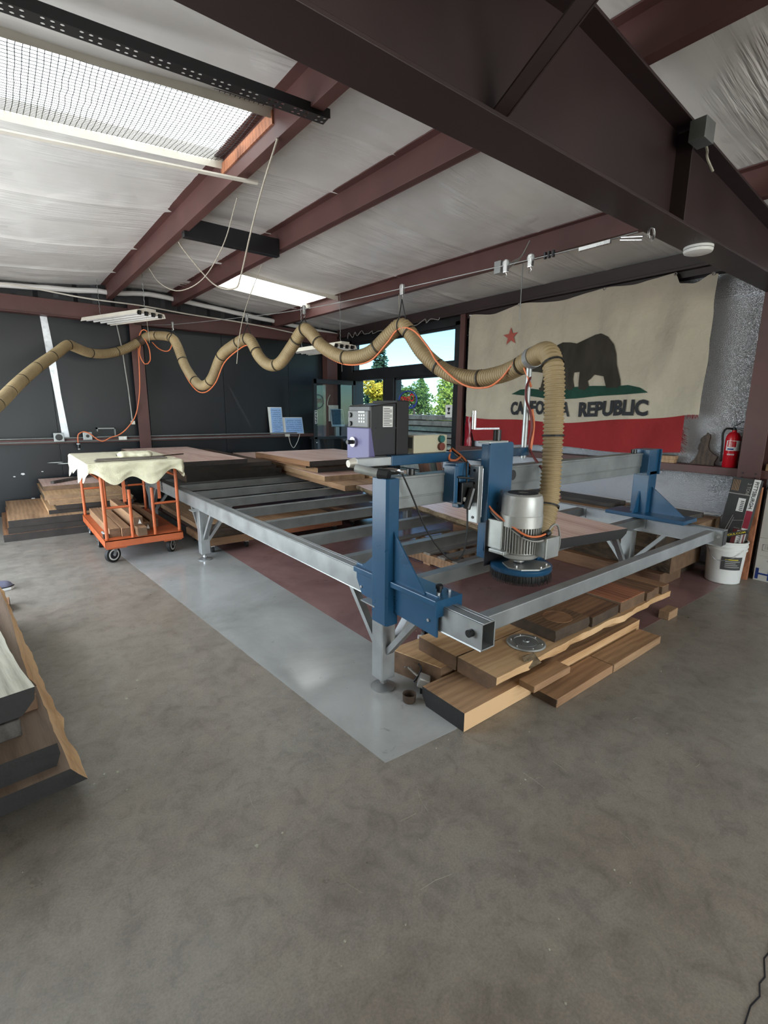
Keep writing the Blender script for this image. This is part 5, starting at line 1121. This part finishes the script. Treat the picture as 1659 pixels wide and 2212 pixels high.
def fold(u, v):
    a = 2 * PI * u; x = .95 + .34 * v; r = .052 * (1 + .2 * nz(v * 6, math.cos(a), math.sin(a))) * min(1, 6 * min(v, 1 - v) + .25)
    return (x, 5.70 + r * 2.2 * math.cos(a) + .03 * math.sin(v * 6), TZ + .028 + r * .75 * math.sin(a))
rl.grid(18, 22, fold); tag(rl.build('rolled_towel', 'cloth', smooth=2), 'rolled cream towel lying on top of the draped towel', 'towel')
tag(MB().cyl((1.18, 5.50, TZ + .012), (1.62, 5.72, TZ + .012), .007, n=8).build('thin_stick', 'w_dark'), 'thin dark stick poking out right from the cart towel', 'stick')
for k in range(3): tag(MB().beam((.70 + .02 * k, 5.36 + k * .08, TZ + .010), (1.36, 5.40 + k * .08, TZ + .010), .05, .012).build('lath', 'w_grey'), ('grey lath on the cart towel nearest the front hem', 'grey lath on the cart towel, middle of three', 'grey lath on the cart towel nearest the rolled towel')[k], 'lath', 'laths on the cart towel')

# ------------------------------------------------------------------ bucket corner
BX, BY = 5.10, 1.44
bk = root('bucket', (BX, BY, 0), 'white plastic bucket with dark label holding long cartons', 'bucket')
MB().lathe([(.128, 0), (.135, .006), (.150, .30), (.158, .302), (.158, .318), (.152, .32), (.153, .335), (.160, .337), (.160, .352), (.154, .354), (.156, .375), (.160, .378), (.160, .388), (.147, .388), (.140, .25), (.125, .02), (.01, .015)], (BX, BY, .0015), 36).build('bucket_wall', 'white', bk, smooth=True)
lb = MB(); lb.grid(14, 1, lambda u, v: (BX + (.1445 + .006 * v) * math.cos(PI + 0.1 + u * 1.15), BY + (.1445 + .006 * v) * math.sin(PI + .1 + u * 1.15), .14 + .12 * v), 0)
for k in range(5): lb.grid(10, 1, lambda u, v, k=k: (BX + .1505 * math.cos(PI + .3 + u * (.8 - .12 * (k % 3))), BY + .1505 * math.sin(PI + .3 + u * (.8 - .12 * (k % 3))), .165 + k * .017 + .006 * v), 1 if k == 4 else 2)
lb.build('bucket_label', ['card', 'yellow', 'grey_cable'], bk, fixn=False)
MB().tube(smoothpath([(BX - .10, BY + .125, .33), (BX - .155, BY + .06, .25), (BX - .165, BY, .22), (BX - .13, BY - .10, .26), (BX - .06, BY - .15, .33)], .02), .0025, 5).build('bail', 'steel', bk)
def carton(label, base, top, w_, d_, mm, side, words=None):
    p0, p1 = Vector(base), Vector(top); ax = (p1 - p0).normalized(); wv = Vector((0, -1, 0)); wv = (wv - ax * wv.dot(ax)).normalized(); nv = ax.cross(wv).normalized()
    if nv.x > 0: nv = -nv
    t = root('carton', base, label, 'carton', 'long cartons in the bucket'); L = (p1 - p0).length
    q = MB(); q.beam(p0, p1, w_, d_, 0, nv); q.build('carton_body', mm, t, bev=.002)
    def pt(s_, h, o): return p0 + wv * s_ + ax * h + nv * (d_ / 2 + o)
    r_ = MB(); r_.add([pt(w_ / 2 - .05, 0, .001), pt(w_ / 2, 0, .001), pt(w_ / 2, L, .001), pt(w_ / 2 - .05, L, .001)], [(0, 1, 2, 3)], 0)
    return t, pt, L, r_
t, pt, L, r_ = carton('tall black carton with white tool brand strip standing in the bucket', (5.10, 1.45, .03), (5.27, 1.405, .93), .215, .07, 'card', 1)
print_text(r_, 'PITTSBURGH', .03, .24, lambda u, v: pt(.215 / 2 - .040 + v, L - .02 - u, .0025), 1)
print_text(r_, '2 TON', .028, .10, lambda u, v: pt(.215 / 2 - .09 + v, L - .04 - u, .0025), 2)
r_.add([pt(.06, L - .44, .002), pt(.1075, L - .44, .002), pt(.1075, L - .28, .002), pt(.06, L - .28, .002)], [(0, 1, 2, 3)], 3)
r_.add([pt(-.02, L - .30, .002), pt(.035, L - .30, .002), pt(.035, L - .18, .002), pt(-.02, L - .18, .002)], [(0, 1, 2, 3)], 0)
for k in range(6): r_.add([pt(.002, L - .29 + k * .016, .003), pt(.028, L - .29 + k * .016, .003), pt(.028, L - .283 + k * .016 , .003), pt(.002, L - .283 + k * .016, .003)], [(0, 1, 2, 3)], 1)
for k in range(5): r_.add([pt(-.095 + k * .012, L - .12, .002), pt(-.090 + k * .012, L - .12, .002), pt(-.090 + k * .012, L - .02, .002), pt(-.095 + k * .012, L - .02, .002)], [(0, 1, 2, 3)], 4)
r_.add([pt(-.107, L - .15, .003), pt(.06, L - .15, .003), pt(.06, L - .142, .003), pt(-.107, L - .142, .003)], [(0, 1, 2, 3)], 2)
for (a, b_) in (((-.07, .40), (-.03, .58)), ((-.05, .38), (-.02, .56)), ((-.03, .53), (.06, .55)), ((.06, .55), (.06, .40)), ((0, .40), (.045, .40)), ((.045, .40), (.045, .47)), ((0, .47), (.045, .47))):
    d_ = .0035; r_.add([pt(a[0], a[1], .002), pt(a[0] + d_, a[1] - d_, .002), pt(b_[0] + d_, b_[1] - d_, .002), pt(b_[0], b_[1], .002)], [(0, 1, 2, 3)], 2)
r_.build('carton_print', ['paper', 'ink', 'grey_cable', 'pink', 'w_tan'], t, fixn=False)
t, pt, L, r_ = carton('short maroon and white carton in the bucket behind the yellow sleeve', (5.04, 1.385, .05), (5.06, 1.355, .50), .085, .045, 'red_cable', 1)
print_text(r_, 'PITTSBURGH', .02, .20, lambda u, v: pt(.085 / 2 - .034 + v, L - .02 - u, .0025), 1); r_.build('carton_print', ['paper', 'ink'], t, fixn=False)
p0, p1 = Vector((4.93, 1.545, .402)), Vector((5.00, 1.275, .508)); ax = (p1 - p0).normalized(); nv = Vector((-1, 0, .1)); nv = (nv - ax * nv.dot(ax)).normalized(); sv = nv.cross(ax) * -1
if sv.z < 0: sv = -sv
ys = root('blade_sleeve', p0, 'black sleeve with yellow lettering lying across the bucket rim', 'sleeve')
MB().beam(p0, p1, .036, .006, 0, nv).build('sleeve_body', 'card', ys)
q = MB(); print_text(q, 'TRICK-TOOLS.COM', .016, .27, lambda u, v: p0 + ax * (.01 + u) + sv * (v - .008) + nv * .0042); q.build('sleeve_lettering', 'yellow', ys, fixn=False)
for (x0, x1, y0, y1, lab) in ((5.28, 5.32, 1.30, 1.345, 'brown upright board leaning right of the bucket, nearer the carton'), (5.29, 5.33, 1.35, 1.40, 'brown upright board leaning right of the bucket, nearer the column')):
    tag(MB().beam(((x0 + x1) / 2, (y0 + y1) / 2, 0), ((x0 + x1) / 2 + .03, (y0 + y1) / 2, .86), .042, .04).build('upright_board', 'w_red'), lab, 'board', 'boards beside the bucket')
for (z0, z1, lab) in ((0, .40, 'white carton with blue lettering at the right edge'), (.401, .86, 'plain pale carton stacked on the lettered carton at the right edge')):
    t = root('white_carton', (5.46, .98, z0), lab, 'carton', 'white cartons at the right edge')
    MB().box(5.36, 5.58, .70, 1.275, z0, z1).build('carton_body', 'card_white', t, bev=.004)
    if z0 == 0:
        q = MB(); print_text(q, 'H3C', .105, .36, lambda u, v: (5.3585, 1.262 - u, .015 + v)); q.build('blue_lettering', 'ink_blue', t, fixn=False)
        q = MB()
        for (a, b_, c_, d_) in ((1.24, 1.17, .34, .345), (1.24, 1.17, .285, .29), (1.24, 1.235, .285, .345), (1.175, 1.17, .285, .345), (1.22, 1.215, .30, .335), (1.205, 1.19, .30, .333), (1.25, 1.05, .235, .238), (1.22, 1.05, .222, .224), (1.19, 1.05, .19, .20)):
            q.box(5.3585, 5.36, b_, a, c_, d_)
        q.build('line_print', 'grey_cable', t)

# ------------------------------------------------------------------ fittings on the end wall
G_E = 'electrical boxes on the end wall'
def ebox(x, z, s_, lab, kind):
    t = root('outlet_box', (x, 8.41, z - s_ / 2), lab, 'outlet', G_E)
    MB().box(x - s_ / 2, x + s_ / 2, 8.385, 8.426, z - s_ / 2, z + s_ / 2).build('box_shell', 'galv', t, bev=.004)
    if kind == 'hole': MB().cyl((x, 8.386, z), (x, 8.380, z), s_ * .36, n=20).build('receptacle', 'black', t)
    if kind == 'small': MB().cyl((x, 8.386, z), (x, 8.382, z), s_ * .2, n=16).build('receptacle', 'black', t)
ebox(.69, 1.09, .125, 'square outlet box with large round black socket on the end wall', 'hole'); ebox(1.045, 1.10, .115, 'square outlet box with small round socket behind the cord loop', 'small')
t = root('duplex_outlet', (1.51, 8.41, 1.03), 'small white duplex outlet on the end wall conduit', 'outlet', G_E)
MB().box(1.455, 1.565, 8.39, 8.425, 1.03, 1.085).build('box_shell', 'white_enamel', t, bev=.003)
for dx in (-.025, .025): MB().cyl((1.51 + dx, 8.39, 1.057), (1.51 + dx, 8.384, 1.057), .018, n=14).build('receptacle', 'white', t)
b = MB()
for (a, c_, d_, e_) in ((1.18, 1.43, 1.195, 1.215), (1.415, 1.43, 1.09, 1.215), (1.18, 1.195, 1.16, 1.215), (1.18, 1.43, 1.08, 1.09)): b.box(a, c_, 8.46, 8.55, d_, e_)
tag(b.build('recess_frame', 'galv_dull'), 'empty rectangular metal recess frame in the black wall', 'frame')
t = root('junction_box', (1.70, 8.44, 1.28), 'small beige junction box on the wall beside the maroon column', 'junction box')
MB().box(1.665, 1.715, 8.47, 8.549, 1.26, 1.315).build('box_shell', 'white_enamel', t, bev=.003)
MB().tube([(1.69, 8.53, 1.31), (1.675, 8.53, 1.8), (1.64, 8.53, 2.4), (1.60, 8.53, 2.72)], .010, 6).build('riser_cable', 'grey_cable', t)
# handwritten boards leaning on the girt
def wboard(label, x0, x1, z0, z1, seed):
    t = root('note_board', ((x0 + x1) / 2, 8.43, z0), label, 'note board', 'note boards on the girt')
    MB().prism([(8.44, z0), (8.452, z0), (8.522, z1), (8.51, z1)], 'x', x0, x1).build('board_panel', 'paper', t)
    rnd = random.Random(seed); q = MB(); s2 = MB(); k_ = (8.51 - 8.44) / (z1 - z0)
    s2.add([(x0 + .04, 8.439 + k_ * .01, z0 + .01), (x1 - .006, 8.439 + k_ * .01, z0 + .01), (x1 - .006, 8.439 + k_ * (z1 - z0 - .012), z1 - .012), (x0 + .05, 8.439 + k_ * (z1 - z0 - .012), z1 - .012)], [(0, 1, 2, 3)]); s2.build('blue_sheet', 'paper_blue', t, fixn=False)
    z = z1 - .06
    while z > z0 + .03:
        x = x0 + .06 + rnd.random() * .03
        while x < x1 - .04:
            l_ = .012 + .02 * rnd.random(); dz = .006 * rnd.uniform(-1, 1)
            yy = 8.437 + k_ * (z - z0); q.add([(x, yy, z), (x + l_, yy, z + dz), (x + l_, yy, z + dz + .006), (x, yy, z + .006)], [(0, 1, 2, 3)]); x += l_ + (.004 if rnd.random() < .75 else .025)
        z -= .038
    q.build('handwriting', 'ink_blue', t, fixn=False)
wboard('tall handwritten note board leaning on the end wall girt', 3.96, 4.235, 1.0605, 1.55, 1); wboard('low wide handwritten note board beside the tall one', 4.245, 4.66, 1.0605, 1.365, 2)
t = root('wall_outlet', (4.30, 8.42, 1.03), 'white outlet with hanging cord below the note boards', 'outlet', G_E)
MB().box(4.25, 4.34, 8.405, 8.438, 1.01, 1.055).build('box_shell', 'white_enamel', t, bev=.003)
MB().tube(smoothpath([(4.31, 8.40, 1.02), (4.34, 8.39, .88), (4.40, 8.39, .80), (4.47, 8.39, .88), (4.52, 8.40, .97), (4.55, 8.41, 1.05)], .02), .006, 6).build('cord', 'white_enamel', t, smooth=2)
t = root('alarm_panel', (5.26, 8.33, 1.28), 'white two part plastic alarm panel on the corner column', 'panel')
MB().box(5.16, 5.215, 8.31, 8.348, 1.29, 1.60).build('panel_strip', 'white', t, bev=.006); MB().box(5.222, 5.36, 8.30, 8.348, 1.29, 1.60).build('panel_cover', 'white', t, bev=.006)
MB().tube(smoothpath([(5.17, 8.33, 1.55), (5.13, 8.33, 1.62), (5.15, 8.33, 1.72), (5.20, 8.34, 1.8)], .02), .006, 6).build('cable', 'white_enamel', t, smooth=2)
t = root('tablet', (5.30, 8.05, 1.0), 'tilted grey touchscreen till on a stand behind the glass door', 'tablet')
MB().prism([(8.02, 1.20), (8.035, 1.19), (8.10, 1.52), (8.085, 1.53)], 'x', 5.03, 5.33).build('bezel', 'alu', t, bev=.004)
q = MB(); q.add([(5.05, 8.022, 1.235), (5.31, 8.022, 1.235), (5.31, 8.080, 1.515), (5.05, 8.080, 1.515)], [(0, 1, 2, 3)]); q.build('screen', 'screen', t, fixn=False)
MB().box(5.14, 5.22, 8.05, 8.12, 1.02, 1.22).build('stand', 'alu', t, bev=.004); MB().box(5.08, 5.28, 8.02, 8.2, 1.0, 1.02).build('foot', 'alu', t, bev=.004)
cn = root('counter_shelf', (5.2, 8.15, 0), 'dark counter shelf behind the glass door in the corner', 'counter')
MB().box(4.70, 5.48, 7.93, 8.30, .96, 1.0).build('shelf_board', 'black_paint', cn, bev=.003); MB().box(4.74, 5.44, 8.26, 8.30, 0, .96).build('shelf_support', 'black_paint', cn)

# ------------------------------------------------------------------ hanging fluorescent fixtures
def fixture(label, c0, ang, tilt, hang):
    t = root('fluorescent_fixture', c0, label, 'light fixture', 'unlit fluorescent fixtures'); L = 1.22
    R = Matrix.Translation(c0) @ Matrix.Rotation(ang, 4, 'Z') @ Matrix.Rotation(tilt, 4, 'Y')
    def put(mb, nm, m, **k):
        mb.v = [tuple(R @ Vector(v)) for v in mb.v]; return mb.build(nm, m, t, **k)
    b = MB(); b.prism([(-.21, 0), (-.19, .05), (-.07, .06), (-.07, .085), (.07, .085), (.07, .06), (.19, .05), (.21, 0), (.205, 0), (.18, .045), (-.18, .045), (-.205, 0)], 'x', -L / 2, L / 2); put(b, 'housing', 'white_enamel')
    for k in range(4):
        y = -.145 + k * .097; b = MB(); b.cyl((-L / 2 + .03, y, .018), (L / 2 - .03, y, .018), .0145, n=10); put(b, 'tube', 'tube', smooth=True)
        for e_ in (-1, 1): b = MB(); b.box(e_ * (L / 2 - .03) - .014, e_ * (L / 2 - .03) + .014, y - .018, y + .018, -.004, .045); put(b, 'lamp_holder', 'black')
    for k in range(3): b = MB(); y = -.097 + k * .097; b.prism([(y - .02, .045), (y, .018), (y + .02, .045)], 'x', -L / 2 + .02, L / 2 - .02); put(b, 'reflector', 'white_enamel')
    for e_, top in zip((-1, 1), hang):
        p_ = R @ Vector((e_ * (L / 2 - .12), 0, .085)); b = MB(); n = max(3, int((top - p_.z) / .03))
        b.tube([(p_.x + (.004 if i % 2 else -.004), p_.y, p_.z + (top - p_.z) * i / n) for i in range(n + 1)], .0032, 5); b.build('chain', 'galv_dull', t)
    p_ = R @ Vector((-L / 2 + .1, .0, .0)); MB().cyl((p_.x, p_.y, p_.z), (p_.x + .01, p_.y, p_.z - .32), .002, n=4).build('pull_cord', 'rope', t)
    return t
fixture('hanging fluorescent fixture with four tubes near the end wall', Vector((1.50, 7.60, 2.66)), math.radians(112), math.radians(0), (3.22, 3.22))
fixture('hanging fluorescent fixture partly hidden by the hose near the windows', Vector((3.98, 6.65, 2.37)), math.radians(95), math.radians(0), (3.1, 3.1))

# ------------------------------------------------------------------ rafter and purlin fittings
t = root('smoke_detector', (3.62, 1.42, 2.49), 'round white smoke detector under the big rafter', 'smoke detector')
MB().lathe([(.06, 0), (.078, .006), (.083, .018), (.083, .022), (.080, .024), (.083, .026), (.083, .040), (.05, .0405)], (3.62, 1.42, 2.4895), 32).build('detector_body', 'white', t, smooth=True)
MB().lathe([(.084, .0215), (.084, .0235)], (3.62, 1.42, 2.4895), 32).build('vent_slot', 'ink', t)
t = root('junction_box', (3.12, 1.25, 2.86), 'grey steel junction box on top of the big rafter', 'junction box')
MB().box(3.05, 3.17, 1.235, 1.315, 2.90, 3.0).build('box_shell', 'galv_dull', t, bev=.003)
MB().tube(smoothpath([(3.17, 1.28, 2.93), (3.24, 1.29, 2.91), (3.30, 1.31, 2.90), (3.40, 1.31, 2.86)], .02), .007, 6).build('cable_tail', 'w_pale', t)
t = root('junction_box', (3.66, 3.0, 2.72), 'grey outlet box with knockouts hanging from the third purlin', 'junction box')
q = MB(); q.box(3.60, 3.70, 2.98, 3.05, 2.685, 2.785); q.build('box_shell', 'galv', t, bev=.003)
for (a, b_) in ((.025, .03), (.07, .03), (.025, .07), (.07, .07)): MB().cyl((3.60 + a, 2.98, 2.685 + b_), (3.60 + a, 2.977, 2.685 + b_), .014, n=10).build('knockout', 'galv_dull', t)
for k in range(3): MB().tube(smoothpath([(3.70, 3.01, 2.72 + .02 * k), (3.78, 2.98, 2.78 + .015 * k), (3.86, 2.96, 2.86), (3.95, 2.95, 3.0)], .02), .006, 6).build('box_cable', 'grey_cable', t)
def hanging(label, pts_, r=.004, m='rope', cat='cord', nm='roof_rope'): return tag(MB().tube(smoothpath(pts_, .05), r, 6).build(nm, m), label, cat, 'cords hanging from the roof')
hanging('knotted rope sagging from the skylight purlin, longer one', [(1.50, 2.95, 3.06), (1.56, 3.3, 2.93), (1.66, 3.75, 2.78), (1.80, 4.3, 2.62), (1.86, 4.6, 2.58), (1.78, 4.9, 2.66), (1.60, 5.1, 2.95), (1.56, 5.15, 3.04)], .006)
hanging('thin cord loop under the first purlin left of the black strut', [(1.60, 3.82, 3.03), (1.62, 4.2, 2.80), (1.64, 4.8, 2.66), (1.60, 5.4, 2.66), (1.56, 5.9, 2.82), (1.54, 6.2, 3.02)], .004)
hanging('thin straight cord hanging from the second purlin to above the hose', [(2.46, 5.3, 3.03), (2.34, 5.5, 2.6), (2.30, 5.62, 2.3), (2.28, 5.68, 2.02)], .004)
hanging('beaded chain hanging from the third purlin before the flag', [(4.33, 3.30, 2.95), (4.33, 3.30, 2.7), (4.33, 3.30, 2.42)], .005, 'galv_dull')
hanging('forked pull cord hanging from the third purlin above the transom window', [(4.22, 5.1, 2.95), (4.23, 5.1, 2.75), (4.23, 5.1, 2.60)], .004)
hanging('white electric cable draped along the end wall eave', [(-1.2, 8.30, 3.08), (-.2, 8.30, 3.03), (.4, 8.28, 3.05), (1.2, 8.28, 3.0), (1.9, 8.26, 2.99), (2.6, 8.26, 2.95), (3.4, 8.28, 2.93), (4.2, 8.30, 2.88), (5.0, 8.32, 2.80)], .010, 'white_enamel')
b = MB(); rnd = random.Random(12); cp_ = []
for k in range(34): cp_.append((5.385 + .02 * rnd.random(), 5.55 + k * .075 + rnd.uniform(-.05, .05), 2.825 + .10 * rnd.random() ** 2))
b.tube(smoothpath(cp_, .03), .006, 5)
tag(b.build('coiled_cable', 'grey_cable'), 'bundle of grey cable coiled along the beam over the windows', 'cable')
# perforated black angle and white slotted rail under the skylight
def perforated(p0, p1, w_, step, label):
    p0, p1 = Vector(p0), Vector(p1); ax = (p1 - p0).normalized(); sv = Vector((-ax.y, ax.x, 0)).normalized(); L = (p1 - p0).length; n = int(L / step); b = MB()
    for i in range(n):
        for r_ in (0, 1):
            h = .009 if i % 4 != 3 else 0; c = p0 + ax * (step * (i + .5)) + sv * (w_ * (.25 + .5 * r_))
            hx, hy = step / 2, w_ / 4; sq = [(-hx, -hy), (0, -hy), (hx, -hy), (hx, 0), (hx, hy), (0, hy), (-hx, hy), (-hx, 0)]
            out = [c + ax * a + sv * b_ for a, b_ in sq]
            if not h: b.add(out, [tuple(range(8))]); continue
            inn = [c + ax * (h * math.cos(t_)) + sv * (h * math.sin(t_)) for t_ in [PI * 1.25 + k * PI / 4 for k in range(8)]]
            b.add(out + inn, [(k, (k + 1) % 8, 8 + (k + 1) % 8, 8 + k) for k in range(8)])
    dz = Vector((0, 0, .045)); b.add([p0, p1, p1 + dz, p0 + dz], [(0, 1, 2, 3)])
    o = b.build('perforated_angle', 'black_paint', fixn=False); sl = o.modifiers.new('thick', 'SOLIDIFY'); sl.thickness = .003
    return tag(o, label, 'steel angle')
perforated((-1.3, 2.84, 3.045), (1.62, 2.56, 3.045), .07, .034, 'black perforated steel angle bar hung across below the skylight')
b = MB(); b.beam((-1.3, 4.13, 3.02), (1.62, 3.50, 3.03), .042, .010); q = tag(b.build('slotted_rail', 'white_enamel'), 'white slotted rail hung across beyond the skylight', 'rail')

# ------------------------------------------------------------------ chips and scratches strewn over the floor
rnd = random.Random(21); b = MB()
def chip(x, y, r):
    n = rnd.randrange(4, 6); a0 = rnd.random() * 6.28; el = rnd.uniform(.4, 1)
    b.prism([(x + r * math.cos(a0 + i * 2 * PI / n) * rnd.uniform(.6, 1), y + r * el * math.sin(a0 + i * 2 * PI / n)) for i in range(n)], 'z', .0, rnd.uniform(.0015, .004))
for (cx, cy, sp_, n, r) in ((.41, 2.74, .06, 9, .007), (.62, 1.39, .03, 3, .008), (.30, 2.2, .12, 8, .006), (1.5, 2.6, .5, 14, .004), (1.3, 1.9, .3, 12, .004), (2.0, 2.0, .25, 10, .006), (.7, 3.4, .6, 16, .005), (1.0, .9, .5, 18, .004), (1.9, .9, .6, 16, .004), (3.2, 1.0, .6, 12, .005), (.5, 1.2, .4, 14, .004), (2.6, 2.6, .5, 14, .005), (4.2, 1.2, .5, 8, .006)):
    for k in range(n): chip(cx + rnd.gauss(0, sp_), cy + rnd.gauss(0, sp_), r * rnd.uniform(.4, 1.2))
o = tag(b.build('wood_chips', 'w_pale'), 'pale wood chips and sawdust flecks strewn over the concrete floor', 'wood chips'); o['kind'] = 'stuff'
b = MB()
for k in range(30):
    x, y = rnd.uniform(.1, 2.6), rnd.uniform(.45, 2.6); a = rnd.uniform(-.5, 1.9); l_ = rnd.uniform(.02, .13); c_ = rnd.uniform(-.008, .008)
    if 1.1 < x and y > 1.35: continue
    pts_ = [(x, y), (x + l_ * .5 * math.cos(a) - c_ * math.sin(a), y + l_ * .5 * math.sin(a) + c_ * math.cos(a)), (x + l_ * math.cos(a), y + l_ * math.sin(a))]
    for q0, q1 in zip(pts_, pts_[1:]): b.beam((q0[0], q0[1], .0004), (q1[0], q1[1], .0004), rnd.uniform(.0005, .0011), .0006)
o = b.build('scratches', 'w_pale', fl); o['kind'] = 'stuff'
